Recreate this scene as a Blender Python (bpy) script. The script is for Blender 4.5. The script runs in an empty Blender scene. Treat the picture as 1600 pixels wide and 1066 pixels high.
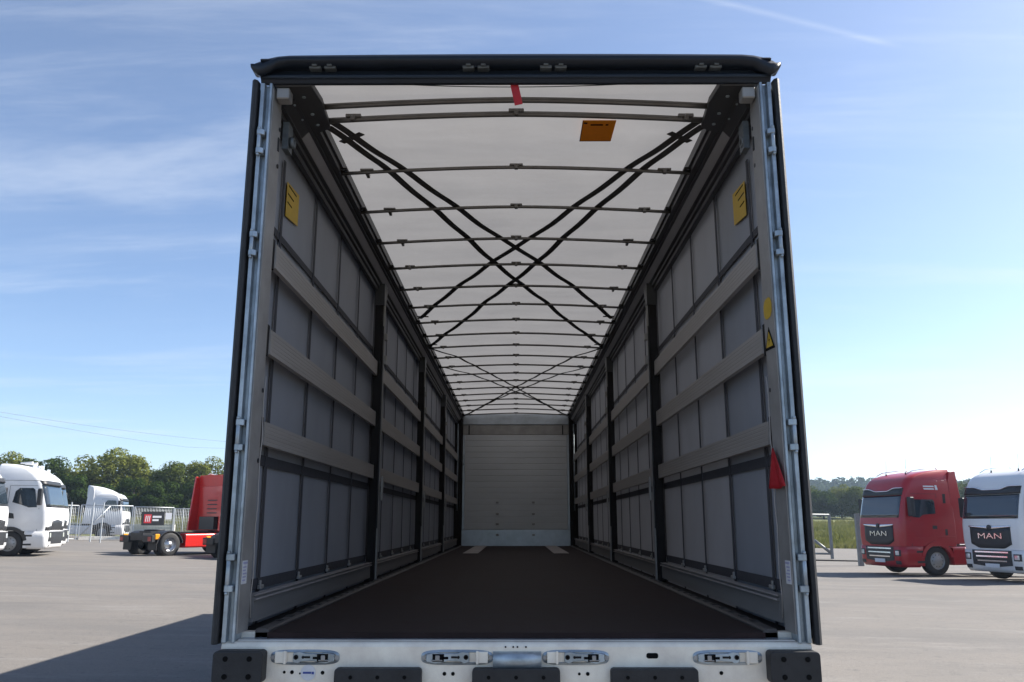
import bpy, bmesh, math, random
from mathutils import Vector, Matrix, noise as mnoise
R = math.radians
scene = bpy.context.scene
C = scene.collection

# ------------------------------------------------------------------ camera
CAM_Z = 1.67
PITCH = 0.2164
FPX = 1288.4
cam_d = bpy.data.cameras.new('camera')
cam_d.sensor_width = 36.0
cam_d.lens = FPX / 1600 * 36.0
cam_d.clip_start = 0.05
cam_d.clip_end = 6000
cam = bpy.data.objects.new('camera', cam_d)
C.objects.link(cam)
cam.location = (0, 0, CAM_Z)
cam.rotation_euler = (math.pi / 2 + PITCH, 0, 6 / FPX)
scene.camera = cam

# ------------------------------------------------------------------ sky, sun, exposure
SUN = Vector((4.4, 1.75, 3.85)).normalized()
SUN_EL = math.asin(SUN.z)
SUN_AZ = math.atan2(SUN.x, SUN.y)          # clockwise from +Y
world = bpy.data.worlds.new('World')
scene.world = world
world.use_nodes = True
nt = world.node_tree
nt.nodes.clear()
N = nt.nodes.new
L = nt.links.new
out = N('ShaderNodeOutputWorld')
bg = N('ShaderNodeBackground')
sky = N('ShaderNodeTexSky')
sky.sky_type = 'NISHITA'
sky.sun_disc = False
sky.sun_elevation = SUN_EL
sky.sun_rotation = SUN_AZ
sky.altitude = 300
sky.air_density = 0.78
sky.dust_density = 0.8
sky.ozone_density = 2.0
bg.inputs['Strength'].default_value = 0.098
# thin cirrus: noise on a cloud deck (direction projected on a high plane)
geo = N('ShaderNodeTexCoord')
sep = N('ShaderNodeSeparateXYZ')
L(geo.outputs['Generated'], sep.inputs[0])


def wmath(op, a, b=None, clamp=False):
    n = N('ShaderNodeMath')
    n.operation = op
    n.use_clamp = clamp
    for i, q in enumerate((a, b)):
        if q is None:
            continue
        if isinstance(q, (int, float)):
            n.inputs[i].default_value = q
        else:
            L(q, n.inputs[i])
    return n.outputs[0]


zc = wmath('ADD', wmath('MAXIMUM', sep.outputs[2], 0.0), 0.09)
px = wmath('DIVIDE', sep.outputs[0], zc)
py = wmath('DIVIDE', sep.outputs[1], zc)
comb = N('ShaderNodeCombineXYZ')
L(px, comb.inputs[0])
L(py, comb.inputs[1])


def cloud_layer(scale, rot, sx, sy, lo, hi, detail, rough, off):
    mp = N('ShaderNodeMapping')
    mp.inputs['Rotation'].default_value = (0, 0, rot)
    mp.inputs['Scale'].default_value = (sx, sy, 1)
    mp.inputs['Location'].default_value = off
    L(comb.outputs[0], mp.inputs[0])
    nz = N('ShaderNodeTexNoise')
    nz.inputs['Scale'].default_value = scale
    nz.inputs['Detail'].default_value = detail
    nz.inputs['Roughness'].default_value = rough
    nz.inputs['Distortion'].default_value = 0.4
    L(mp.outputs[0], nz.inputs['Vector'])
    mr = N('ShaderNodeMapRange')
    mr.interpolation_type = 'SMOOTHSTEP'
    mr.inputs['From Min'].default_value = lo
    mr.inputs['From Max'].default_value = hi
    L(nz.outputs['Fac'], mr.inputs['Value'])
    return mr.outputs[0]


c1 = cloud_layer(1.0, R(-14), 0.5, 1.7, 0.50, 0.76, 9, 0.62, (9.2, 4.4, 0))
c2 = cloud_layer(0.42, R(-8), 0.6, 1.0, 0.40, 0.75, 6, 0.55, (7.3, 4.2, 0))
c3 = cloud_layer(2.4, R(25), 0.35, 2.6, 0.45, 0.85, 8, 0.65, (1.3, 9.2, 0))
cs = wmath('ADD', wmath('MULTIPLY', c1, 0.34), wmath('MULTIPLY', c2, 0.07))
cs = wmath('ADD', cs, wmath('MULTIPLY', wmath('MULTIPLY', c3, c2), 0.4))
# an aircraft trail high up: a straight streak on the same deck


def deck(pxx, pyy):
    u = (pxx - 806) / FPX
    v = (pyy - 533) / FPX
    d = Vector((u, math.cos(PITCH) + v * math.sin(PITCH), math.sin(PITCH) - v * math.cos(PITCH))).normalized()
    return Vector((d.x / (d.z + 0.09), d.y / (d.z + 0.09)))


ta, tb = deck(1085, -6), deck(1412, 77)
td = (tb - ta).normalized()
tn = Vector((-td.y, td.x))
dist = wmath('SUBTRACT', wmath('ADD', wmath('MULTIPLY', px, tn.x), wmath('MULTIPLY', py, tn.y)), ta.dot(tn))
along = wmath('SUBTRACT', wmath('ADD', wmath('MULTIPLY', px, td.x), wmath('MULTIPLY', py, td.y)), ta.dot(td))
trail = wmath('SUBTRACT', 1.0, wmath('DIVIDE', wmath('ABSOLUTE', dist), 0.011), clamp=True)
tlen = (tb - ta).length
endf = N('ShaderNodeMapRange')
endf.inputs['From Min'].default_value = tlen
endf.inputs['From Max'].default_value = tlen * 0.85
L(along, endf.inputs['Value'])
trail = wmath('MULTIPLY', wmath('MULTIPLY', trail, endf.outputs[0]), wmath('ADD', wmath('MULTIPLY', c3, 0.5), 0.28))
cs = wmath('MINIMUM', wmath('ADD', cs, wmath('MULTIPLY', trail, 0.55)), 0.9)
cs = wmath('MULTIPLY', cs, 1.0, clamp=True)
mix = N('ShaderNodeMix')
mix.data_type = 'RGBA'
L(cs, mix.inputs[0])
L(sky.outputs[0], mix.inputs[6])
mix.inputs[7].default_value = (4.6, 4.95, 5.5, 1)
L(mix.outputs[2], bg.inputs['Color'])
L(bg.outputs[0], out.inputs[0])

sun_d = bpy.data.lights.new('sun', 'SUN')
sun_d.energy = 5.0
sun_d.angle = R(0.53)
sun_d.color = (1.0, 0.95, 0.87)
sun = bpy.data.objects.new('sun', sun_d)
C.objects.link(sun)
sun.rotation_euler = (-SUN).to_track_quat('-Z', 'Y').to_euler()
sun.location = (30, 12, 40)

vs = scene.view_settings
vs.view_transform = 'Standard'
vs.look = 'None'
vs.gamma = 1.0
vs.use_curve_mapping = False
vs.exposure = 1.1
scene.render.engine = 'CYCLES'
scene.cycles.use_denoising = True
scene.cycles.max_bounces = 10
scene.cycles.diffuse_bounces = 6
scene.cycles.transmission_bounces = 8
scene.cycles.transparent_max_bounces = 8
scene.cycles.caustics_reflective = False
scene.cycles.caustics_refractive = False


# ------------------------------------------------------------------ materials
def mat(name, col, rough=0.6, metal=0.0, var=0.0, vscale=4.0, bump=0.0, bscale=40.0, rvar=0.0,
        col2=None, stretch=(1, 1, 1), spec=0.5, coat=0.0, trans=None):
    m = bpy.data.materials.new(name)
    m.use_nodes = True
    t = m.node_tree
    b = t.nodes['Principled BSDF']
    b.inputs['Roughness'].default_value = rough
    b.inputs['Metallic'].default_value = metal
    b.inputs['Specular IOR Level'].default_value = spec
    b.inputs['Coat Weight'].default_value = coat
    b.inputs['Coat Roughness'].default_value = 0.08
    b.inputs['Base Color'].default_value = (*col, 1)
    tc = t.nodes.new('ShaderNodeTexCoord')
    mp = t.nodes.new('ShaderNodeMapping')
    mp.inputs['Scale'].default_value = stretch
    t.links.new(tc.outputs['Object'], mp.inputs[0])
    if var > 0 or col2 is not None or rvar > 0:
        nz = t.nodes.new('ShaderNodeTexNoise')
        nz.inputs['Scale'].default_value = vscale
        nz.inputs['Detail'].default_value = 7
        nz.inputs['Roughness'].default_value = 0.62
        t.links.new(mp.outputs[0], nz.inputs['Vector'])
        mr = t.nodes.new('ShaderNodeMapRange')
        mr.inputs['From Min'].default_value = 0.28
        mr.inputs['From Max'].default_value = 0.72
        t.links.new(nz.outputs['Fac'], mr.inputs['Value'])
        mx = t.nodes.new('ShaderNodeMix')
        mx.data_type = 'RGBA'
        a = tuple(c * (1 - var) for c in col)
        bb = col2 if col2 is not None else tuple(min(1, c * (1 + var)) for c in col)
        mx.inputs[6].default_value = (*a, 1)
        mx.inputs[7].default_value = (*bb, 1)
        t.links.new(mr.outputs[0], mx.inputs[0])
        t.links.new(mx.outputs[2], b.inputs['Base Color'])
        if rvar > 0:
            m2 = t.nodes.new('ShaderNodeMapRange')
            m2.inputs['To Min'].default_value = max(0.02, rough - rvar)
            m2.inputs['To Max'].default_value = min(1, rough + rvar)
            t.links.new(nz.outputs['Fac'], m2.inputs['Value'])
            t.links.new(m2.outputs[0], b.inputs['Roughness'])
    if bump > 0:
        nb = t.nodes.new('ShaderNodeTexNoise')
        nb.inputs['Scale'].default_value = bscale
        nb.inputs['Detail'].default_value = 4
        t.links.new(mp.outputs[0], nb.inputs['Vector'])
        bp = t.nodes.new('ShaderNodeBump')
        bp.inputs['Strength'].default_value = bump
        bp.inputs['Distance'].default_value = 0.02
        t.links.new(nb.outputs['Fac'], bp.inputs['Height'])
        t.links.new(bp.outputs[0], b.inputs['Normal'])
    if trans is not None:
        tr = t.nodes.new('ShaderNodeBsdfTranslucent')
        tr.inputs['Color'].default_value = (*trans[1], 1)
        ms = t.nodes.new('ShaderNodeMixShader')
        ms.inputs[0].default_value = trans[0]
        o = t.nodes['Material Output']
        t.links.new(b.outputs[0], ms.inputs[1])
        t.links.new(tr.outputs[0], ms.inputs[2])
        t.links.new(ms.outputs[0], o.inputs[0])
        if var > 0:
            n2 = t.nodes.new('ShaderNodeTexNoise')
            n2.inputs['Scale'].default_value = vscale * 2.2
            n2.inputs['Detail'].default_value = 8
            n2.inputs['Roughness'].default_value = 0.7
            m3 = t.nodes.new('ShaderNodeMapping')
            m3.inputs['Scale'].default_value = (0.35, 1.6, 1)
            t.links.new(tc.outputs['Object'], m3.inputs[0])
            t.links.new(m3.outputs[0], n2.inputs['Vector'])
            x2 = t.nodes.new('ShaderNodeMix')
            x2.data_type = 'RGBA'
            x2.inputs[6].default_value = (*[c * (1 - 1.6 * var) for c in trans[1]], 1)
            x2.inputs[7].default_value = (*[c * (1 + 1.6 * var) for c in trans[1]], 1)
            t.links.new(n2.outputs['Fac'], x2.inputs[0])
            t.links.new(x2.outputs[2], tr.inputs['Color'])
    return m


M = {}
M['galv'] = mat('galvanised steel', (0.36, 0.41, 0.45), 0.38, 0.6, var=0.38, vscale=9, rvar=0.12, bump=0.05, bscale=60)
M['sill'] = mat('zinc coated sill', (0.88, 0.785, 0.675), 0.5, 0.1, var=0.2, vscale=6, rvar=0.12, bump=0.06, bscale=70)
M['post'] = mat('post inner steel', (0.34, 0.325, 0.31), 0.5, 0.3, var=0.22, vscale=6, rvar=0.1)
M['navy'] = mat('navy painted steel', (0.007, 0.011, 0.019), 0.42, 0.0, var=0.2, vscale=5, rvar=0.08, spec=0.35)
M['keeper'] = mat('weathered lock steel', (0.14, 0.155, 0.165), 0.5, 0.4, var=0.25, vscale=30)
M['black'] = mat('black rubber', (0.020, 0.020, 0.022), 0.6, 0.0, var=0.35, vscale=14, bump=0.1, bscale=90)
M['dark'] = mat('dark steel', (0.020, 0.018, 0.018), 0.65, 0.0, var=0.3, vscale=8, rvar=0.1, spec=0.15)
M['rail'] = mat('roof rail paint', (0.045, 0.044, 0.046), 0.45, 0.2, var=0.3, vscale=5, stretch=(1, 0.2, 1))
M['railface'] = mat('roof rail bright face', (0.34, 0.33, 0.34), 0.45, 0.3, var=0.2, vscale=5, stretch=(1, 0.2, 1))
M['alu'] = mat('aluminium lath', (0.40, 0.37, 0.345), 0.5, 0.25, var=0.13, vscale=5, rvar=0.1, stretch=(1, 0.12, 2))
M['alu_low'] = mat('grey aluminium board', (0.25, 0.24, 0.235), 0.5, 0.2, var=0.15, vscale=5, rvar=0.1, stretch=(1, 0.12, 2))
M['floor'] = mat('phenolic plywood', (0.028, 0.0165, 0.0155), 0.7, 0.0, var=0.35, vscale=6, rvar=0.1, bump=0.12, bscale=160, spec=0.2)
M['floorrail'] = mat('floor edge rail', (0.085, 0.077, 0.075), 0.55, 0.2, var=0.3, vscale=9, stretch=(1, 0.3, 1))
M['plate'] = mat('floor plate', (0.42, 0.38, 0.37), 0.6, 0.1, var=0.2, vscale=7)
M['curtain'] = mat('grey curtain', (0.315, 0.325, 0.36), 0.6, 0.0, var=0.10, vscale=2.2, bump=0.10, bscale=5,
                   trans=(0.03, (0.2, 0.2, 0.22)), stretch=(1, 1, 0.6))
M['strap'] = mat('curtain webbing', (0.055, 0.054, 0.062), 0.8, var=0.2, vscale=30)
M['roof'] = mat('white roof tarpaulin', (0.66, 0.64, 0.61), 0.55, 0.0, var=0.11, vscale=2.6, bump=0.7, bscale=3.4,
                trans=(0.30, (0.43, 0.42, 0.415)), stretch=(1, 0.7, 1))
M['bow'] = mat('roof bow steel', (0.15, 0.14, 0.13), 0.4, 0.6, var=0.2, vscale=6)
M['tape'] = mat('roof webbing', (0.045, 0.040, 0.036), 0.85, var=0.2, vscale=30)
M['red_tab'] = mat('red webbing', (0.52, 0.02, 0.03), 0.6, var=0.15, vscale=20, trans=(0.2, (0.5, 0.03, 0.03)))
M['yellow'] = mat('yellow sticker', (0.62, 0.38, 0.01), 0.5, var=0.1, vscale=12)
M['orange'] = mat('orange sticker', (0.72, 0.30, 0.01), 0.5, var=0.12, vscale=12, trans=(0.35, (0.75, 0.33, 0.02)))
M['ink'] = mat('black ink', (0.006, 0.006, 0.006), 0.8, spec=0.1)
M['white_label'] = mat('white paper label', (0.70, 0.70, 0.72), 0.6, var=0.08, vscale=40)
M['pale_ink'] = mat('faded violet print', (0.40, 0.40, 0.58), 0.6)
M['blue_ink'] = mat('blue ink', (0.05, 0.08, 0.30), 0.6)
M['front_board'] = mat('front wall board', (0.62, 0.63, 0.64), 0.5, 0.2, var=0.08, vscale=3, stretch=(0.3, 1, 1), rvar=0.08)
M['kick'] = mat('front kick plate', (0.46, 0.50, 0.55), 0.32, 0.6, var=0.25, vscale=3, rvar=0.12)
M['paint_white'] = mat('white truck paint', (0.72, 0.72, 0.72), 0.35, 0.0, var=0.03, vscale=2, coat=0.3)
M['paint_red'] = mat('red truck paint', (0.37, 0.008, 0.016), 0.35, 0.0, var=0.08, vscale=2, coat=0.25)
M['paint_red2'] = mat('bright red truck paint', (0.58, 0.018, 0.014), 0.35, 0.0, var=0.08, vscale=2, coat=0.25)
M['plastic'] = mat('black plastic', (0.020, 0.021, 0.024), 0.5, 0.0, var=0.2, vscale=8)
M['glass'] = mat('cab glass', (0.020, 0.030, 0.040), 0.06, 0.0, var=0.4, vscale=1.2, spec=0.8, coat=0.5)
M['chrome'] = mat('chrome trim', (0.75, 0.76, 0.78), 0.18, 1.0)
M['rim'] = mat('alloy rim', (0.55, 0.56, 0.58), 0.28, 0.9, var=0.1, vscale=8)
M['rimgrey'] = mat('steel rim', (0.30, 0.31, 0.32), 0.45, 0.4, var=0.15, vscale=8)
M['tyre'] = mat('tyre rubber', (0.020, 0.020, 0.021), 0.75, 0.0, var=0.3, vscale=10)
M['lamp'] = mat('headlamp glass', (0.55, 0.58, 0.60), 0.1, 0.3, coat=0.6)
M['amber'] = mat('amber lamp', (0.75, 0.30, 0.01), 0.3, coat=0.3)
M['tail'] = mat('red lamp', (0.30, 0.01, 0.01), 0.3, coat=0.3)
M['fence'] = mat('galvanised fence', (0.50, 0.52, 0.53), 0.5, 0.35, var=0.12, vscale=4)
M['fence_dark'] = mat('dark gate steel', (0.20, 0.21, 0.215), 0.55, 0.3, var=0.15, vscale=4)  # one grey, darker than the other fence steel
M['concrete'] = mat('pale concrete', (0.46, 0.44, 0.41), 0.85, 0.0, var=0.15, vscale=1.4, bump=0.1, bscale=20)
M['sign_dark'] = mat('sign face', (0.018, 0.018, 0.020), 0.5)
M['sign_red'] = mat('sign red', (0.60, 0.03, 0.04), 0.5)
M['sign_white'] = mat('sign white', (0.75, 0.75, 0.75), 0.5)
M['bark'] = mat('bark', (0.075, 0.058, 0.042), 0.9, var=0.35, vscale=5, bump=0.3, bscale=20)
M['wood'] = mat('weathered pole', (0.12, 0.095, 0.07), 0.85, var=0.3, vscale=4)
M['cable'] = mat('aluminium cable', (0.13, 0.14, 0.15), 0.5, 0.3)


def leaf_mat(name, c1, c2, scale=0.35):
    m = bpy.data.materials.new(name)
    m.use_nodes = True
    t = m.node_tree
    t.nodes.clear()
    o = t.nodes.new('ShaderNodeOutputMaterial')
    d = t.nodes.new('ShaderNodeBsdfDiffuse')
    tr = t.nodes.new('ShaderNodeBsdfTranslucent')
    ms = t.nodes.new('ShaderNodeMixShader')
    ms.inputs[0].default_value = 0.3
    tc = t.nodes.new('ShaderNodeTexCoord')
    nz = t.nodes.new('ShaderNodeTexNoise')
    nz.inputs['Scale'].default_value = scale
    nz.inputs['Detail'].default_value = 5
    mr = t.nodes.new('ShaderNodeMapRange')
    mr.inputs['From Min'].default_value = 0.33
    mr.inputs['From Max'].default_value = 0.68
    mx = t.nodes.new('ShaderNodeMix')
    mx.data_type = 'RGBA'
    mx.inputs[6].default_value = (*c1, 1)
    mx.inputs[7].default_value = (*c2, 1)
    t.links.new(tc.outputs['Object'], nz.inputs['Vector'])
    t.links.new(nz.outputs['Fac'], mr.inputs['Value'])
    t.links.new(mr.outputs[0], mx.inputs[0])
    t.links.new(mx.outputs[2], d.inputs['Color'])
    t.links.new(mx.outputs[2], tr.inputs['Color'])
    t.links.new(d.outputs[0], ms.inputs[1])
    t.links.new(tr.outputs[0], ms.inputs[2])
    t.links.new(ms.outputs[0], o.inputs[0])
    return m


M['leaf_dark'] = leaf_mat('dark foliage', (0.030, 0.052, 0.014), (0.060, 0.092, 0.022))
M['leaf_olive'] = leaf_mat('olive foliage', (0.115, 0.135, 0.028), (0.200, 0.215, 0.050))
M['leaf_mid'] = leaf_mat('mid foliage', (0.060, 0.084, 0.020), (0.110, 0.135, 0.034))
M['leaf_far'] = leaf_mat('far foliage', (0.028, 0.050, 0.020), (0.055, 0.080, 0.028), 0.05)
M['blade'] = leaf_mat('grass blades', (0.115, 0.130, 0.034), (0.22, 0.21, 0.075), 0.15)


def ground_mat(name, layers, bump=0.15, bscale=60, rough=0.9):
    """layers: base colour then (colour, noise scale, lo, hi, stretch)"""
    m = bpy.data.materials.new(name)
    m.use_nodes = True
    t = m.node_tree
    b = t.nodes['Principled BSDF']
    b.inputs['Roughness'].default_value = rough
    b.inputs['Specular IOR Level'].default_value = 0.25
    tc = t.nodes.new('ShaderNodeTexCoord')
    prev = None
    for i, ly in enumerate(layers):
        if i == 0:
            base = ly
            continue
        col, sc, lo, hi, st = ly
        mp = t.nodes.new('ShaderNodeMapping')
        mp.inputs['Scale'].default_value = st
        mp.inputs['Rotation'].default_value = (0, 0, 0.05 * i)
        t.links.new(tc.outputs['Object'], mp.inputs[0])
        nz = t.nodes.new('ShaderNodeTexNoise')
        nz.inputs['Scale'].default_value = sc
        nz.inputs['Detail'].default_value = 8
        nz.inputs['Roughness'].default_value = 0.6
        t.links.new(mp.outputs[0], nz.inputs['Vector'])
        mr = t.nodes.new('ShaderNodeMapRange')
        mr.interpolation_type = 'SMOOTHSTEP'
        mr.inputs['From Min'].default_value = lo
        mr.inputs['From Max'].default_value = hi
        t.links.new(nz.outputs['Fac'], mr.inputs['Value'])
        mx = t.nodes.new('ShaderNodeMix')
        mx.data_type = 'RGBA'
        if prev is None:
            mx.inputs[6].default_value = (*base, 1)
        else:
            t.links.new(prev, mx.inputs[6])
        mx.inputs[7].default_value = (*col, 1)
        t.links.new(mr.outputs[0], mx.inputs[0])
        prev = mx.outputs[2]
    t.links.new(prev, b.inputs['Base Color'])
    nb = t.nodes.new('ShaderNodeTexNoise')
    nb.inputs['Scale'].default_value = bscale
    nb.inputs['Detail'].default_value = 3
    t.links.new(tc.outputs['Object'], nb.inputs['Vector'])
    bp = t.nodes.new('ShaderNodeBump')
    bp.inputs['Strength'].default_value = bump
    bp.inputs['Distance'].default_value = 0.01
    t.links.new(nb.outputs['Fac'], bp.inputs['Height'])
    t.links.new(bp.outputs[0], b.inputs['Normal'])
    return m


M['asphalt'] = ground_mat('worn pale asphalt', [
    (0.178, 0.162, 0.146),
    ((0.150, 0.140, 0.130), 0.35, 0.42, 0.62, (0.45, 1.2, 1)),
    ((0.132, 0.124, 0.116), 0.9, 0.55, 0.74, (0.20, 1.3, 1)),
    ((0.204, 0.190, 0.175), 1.3, 0.52, 0.72, (0.35, 1.3, 1)),
    ((0.132, 0.125, 0.117), 8, 0.54, 0.72, (0.8, 1, 1)),
    ((0.095, 0.090, 0.086), 24, 0.57, 0.72, (1, 1, 1)),
    ((0.255, 0.240, 0.222), 33, 0.58, 0.74, (1, 1, 1)),
    ((0.092, 0.087, 0.084), 0.55, 0.68, 0.76, (0.6, 1.0, 1)),
], bump=0.6, bscale=45)
M['grass'] = ground_mat('rough grass', [
    (0.120, 0.135, 0.038),
    ((0.190, 0.190, 0.065), 0.10, 0.42, 0.60, (1, 2.2, 1)),
    ((0.130, 0.105, 0.060), 0.25, 0.55, 0.72, (0.5, 2, 1)),
    ((0.080, 0.100, 0.026), 2.0, 0.5, 0.7, (1, 1, 1)),
], bump=0.6, bscale=5)


# ------------------------------------------------------------------ mesh helpers
class MB:
    def __init__(self):
        self.v = []
        self.f = []
        self.s = []

    def add(self, vs, fs, smooth=False):
        o = len(self.v)
        self.v += [tuple(p) for p in vs]
        self.f += [tuple(i + o for i in q) for q in fs]
        self.s += [smooth] * len(fs)
        return self

    def box(self, x0, x1, y0, y1, z0, z1):
        vs = [(x, y, z) for z in (z0, z1) for y in (y0, y1) for x in (x0, x1)]
        return self.add(vs, [(0, 2, 3, 1), (4, 5, 7, 6), (0, 1, 5, 4), (2, 6, 7, 3), (0, 4, 6, 2), (1, 3, 7, 5)])

    def prism(self, prof, axis, a0, a1, smooth=False):
        def P(p, a):
            return {'x': (a, p[0], p[1]), 'y': (p[0], a, p[1]), 'z': (p[0], p[1], a)}[axis]
        n = len(prof)
        vs = [P(p, a0) for p in prof] + [P(p, a1) for p in prof]
        o = len(self.v)
        self.v += vs
        for i in range(n):
            j = (i + 1) % n
            self.f.append((o + i, o + j, o + n + j, o + n + i))
            self.s.append(smooth)
        self.f.append(tuple(o + i for i in reversed(range(n))))
        self.s.append(False)
        self.f.append(tuple(o + n + i for i in range(n)))
        self.s.append(False)
        return self

    def tube(self, pts, r, n=8, caps=True, rs=None):
        pts = [Vector(p) for p in pts]
        o = len(self.v)
        up0 = None
        for k, p in enumerate(pts):
            d = (pts[min(k + 1, len(pts) - 1)] - pts[max(k - 1, 0)]).normalized()
            ref = Vector((0, 0, 1)) if abs(d.z) < 0.95 else Vector((1, 0, 0))
            a = d.cross(ref).normalized()
            b = d.cross(a)
            rr = rs[k] if rs else r
            for i in range(n):
                t = 2 * math.pi * i / n
                self.v.append(tuple(p + a * (rr * math.cos(t)) + b * (rr * math.sin(t))))
        for k in range(len(pts) - 1):
            for i in range(n):
                j = (i + 1) % n
                self.f.append((o + k * n + i, o + k * n + j, o + (k + 1) * n + j, o + (k + 1) * n + i))
                self.s.append(True)
        if caps:
            self.f.append(tuple(o + i for i in reversed(range(n))))
            self.s.append(False)
            e = o + (len(pts) - 1) * n
            self.f.append(tuple(e + i for i in range(n)))
            self.s.append(False)
        return self

    def ribbon(self, pts, w, th, normal=(0, 0, 1)):
        """flat tape with thickness along pts, wide direction = dir x normal"""
        pts = [Vector(p) for p in pts]
        nrm = Vector(normal)
        o = len(self.v)
        for k, p in enumerate(pts):
            d = (pts[min(k + 1, len(pts) - 1)] - pts[max(k - 1, 0)]).normalized()
            a = d.cross(nrm).normalized() * (w / 2)
            b = nrm * (th / 2)
            for q in (a + b, -a + b, -a - b, a - b):
                self.v.append(tuple(p + q))
        for k in range(len(pts) - 1):
            for i in range(4):
                j = (i + 1) % 4
                self.f.append((o + k * 4 + i, o + k * 4 + j, o + k * 4 + 4 + j, o + k * 4 + 4 + i))
                self.s.append(False)
        self.f.append((o + 3, o + 2, o + 1, o))
        e = o + 4 * (len(pts) - 1)
        self.f.append((e, e + 1, e + 2, e + 3))
        self.s += [False, False]
        return self

    def lathe(self, prof, centre, axis='y', n=28, smooth=True, caps=True):
        """prof: (radius, along)"""
        c = Vector(centre)
        o = len(self.v)
        for r, a in prof:
            for i in range(n):
                t = 2 * math.pi * i / n
                p = {'y': Vector((r * math.cos(t), a, r * math.sin(t))),
                     'x': Vector((a, r * math.cos(t), r * math.sin(t))),
                     'z': Vector((r * math.cos(t), r * math.sin(t), a))}[axis]
                self.v.append(tuple(c + p))
        for k in range(len(prof) - 1):
            for i in range(n):
                j = (i + 1) % n
                self.f.append((o + k * n + i, o + k * n + j, o + (k + 1) * n + j, o + (k + 1) * n + i))
                self.s.append(smooth)
        for k, rev in ((0, True), (len(prof) - 1, False)):
            if caps and prof[k][0] > 1e-4:
                q = [o + k * n + i for i in range(n)]
                self.f.append(tuple(reversed(q)) if rev else tuple(q))
                self.s.append(False)
        return self

    def grid(self, fn, nu, nv, smooth=True):
        vs = [fn(i / nu, j / nv) for j in range(nv + 1) for i in range(nu + 1)]
        fs = [(j * (nu + 1) + i, j * (nu + 1) + i + 1, (j + 1) * (nu + 1) + i + 1, (j + 1) * (nu + 1) + i)
              for j in range(nv) for i in range(nu)]
        return self.add(vs, fs, smooth)

    def mesh(self, name, m, bevel=0.0, seg=1, fix=True):
        me = bpy.data.meshes.new(name)
        me.from_pydata(self.v, [], self.f)
        me.polygons.foreach_set('use_smooth', self.s)
        if fix or bevel > 0:
            bm = bmesh.new()
            bm.from_mesh(me)
            if fix:
                bmesh.ops.recalc_face_normals(bm, faces=bm.faces)
            if bevel > 0:
                es = [e for e in bm.edges if len(e.link_faces) == 2 and e.calc_face_angle(0) > 0.6]
                bmesh.ops.bevel(bm, geom=es, offset=bevel, segments=seg, affect='EDGES', profile=0.6, clamp_overlap=True)
            bm.to_mesh(me)
            bm.free()
        me.materials.append(m)
        me.update()
        return me


def put(name, me, parent=None, loc=(0, 0, 0), rot=(0, 0, 0), scale=(1, 1, 1)):
    o = bpy.data.objects.new(name, me)
    C.objects.link(o)
    o.location = loc
    o.rotation_euler = rot
    o.scale = scale
    if parent is not None:
        o.parent = parent
    return o


def tag(o, label=None, cat=None, group=None, kind=None):
    if label:
        o['label'] = label
    if cat:
        o['category'] = cat
    if group:
        o['group'] = group
    if kind:
        o['kind'] = kind
    return o


def thing(name, label, cat, loc=(0, 0, 0), rz=0.0, group=None):
    o = bpy.data.objects.new(name, None)
    C.objects.link(o)
    o.empty_display_size = 0.3
    o.location = loc
    o.rotation_euler = (0, 0, rz)
    return tag(o, label, cat, group)


def copy_tree(o, parent=None):
    c = o.copy()
    C.objects.link(c)
    c.parent = parent
    for ch in list(o.children):
        copy_tree(ch, c)
    return c


def text_mesh(txt, size, m, thick=0.004, name='letters'):
    cu = bpy.data.curves.new(name, 'FONT')
    cu.body = txt
    cu.size = size
    cu.extrude = thick
    cu.align_x = 'CENTER'
    cu.align_y = 'CENTER'
    o = bpy.data.objects.new(name, cu)
    C.objects.link(o)
    dg = bpy.context.evaluated_depsgraph_get()
    me = bpy.data.meshes.new_from_object(o.evaluated_get(dg))
    bpy.data.objects.remove(o)
    bpy.data.curves.remove(cu)
    me.materials.clear()
    me.materials.append(m)
    return me


def fbm(x, y, z=0.0, o=4):
    return mnoise.fractal(Vector((x, y, z)), 1.0, 2.0, o)


# ------------------------------------------------------------------ ground
def zg(x, y):
    ax = max(0.0, abs(x) - 3.0)
    c = -0.018 * math.copysign(min(ax, 60.0), x)
    t = max(0.0, min(y, 190.0) - 70.0)
    return c + (0.045 if x < 0 else 0.033) * t


def sheet(name, xs, ys, m, dz=0.0, rough=0.0):
    b = MB()
    nx, ny = len(xs), len(ys)
    vs = []
    for y in ys:
        for x in xs:
            vs.append((x, y, zg(x, y) + dz + (rough * fbm(x * 0.07, y * 0.07) if rough else 0)))
    fs = [(j * nx + i, j * nx + i + 1, (j + 1) * nx + i + 1, (j + 1) * nx + i) for j in range(ny - 1) for i in range(nx - 1)]
    b.add(vs, fs, True)
    return tag(put(name, b.mesh(name, m, fix=False)), kind='structure')


def span(a, b, n):
    return [a + (b - a) * i / n for i in range(n + 1)]


gx = [-2500, -1200, -600, -350, -220] + span(-150, 150, 60) + [220, 350, 600, 1200, 2500]
gy = [-900, -400, -150, -60] + span(-30, 200, 60) + [260, 350, 500, 800, 1500, 3000]
sheet('grass_terrain', gx, gy, M['grass'], dz=-0.06, rough=0.0)
sheet('asphalt_yard', [-110] + span(-60, 60, 60) + [110], span(-40, 69.5, 50), M['asphalt'])

# ------------------------------------------------------------------ the trailer
YR, YF = 3.72, 17.32
T0 = Vector((0, 10.5, 0))
tr = thing('semi_trailer', 'open curtainsider semi-trailer seen into from behind, doors folded back along its sides', 'trailer', T0)


def tp(name, mb, m, parent=None, bevel=0.0, seg=1, label=None, fix=True):
    me = mb if isinstance(mb, bpy.types.Mesh) else mb.mesh(name, m, bevel, seg, fix)
    o = put(name, me, parent or tr, (-T0) if parent is None else (0, 0, 0))
    if label:
        o['label'] = label
    return o


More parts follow.
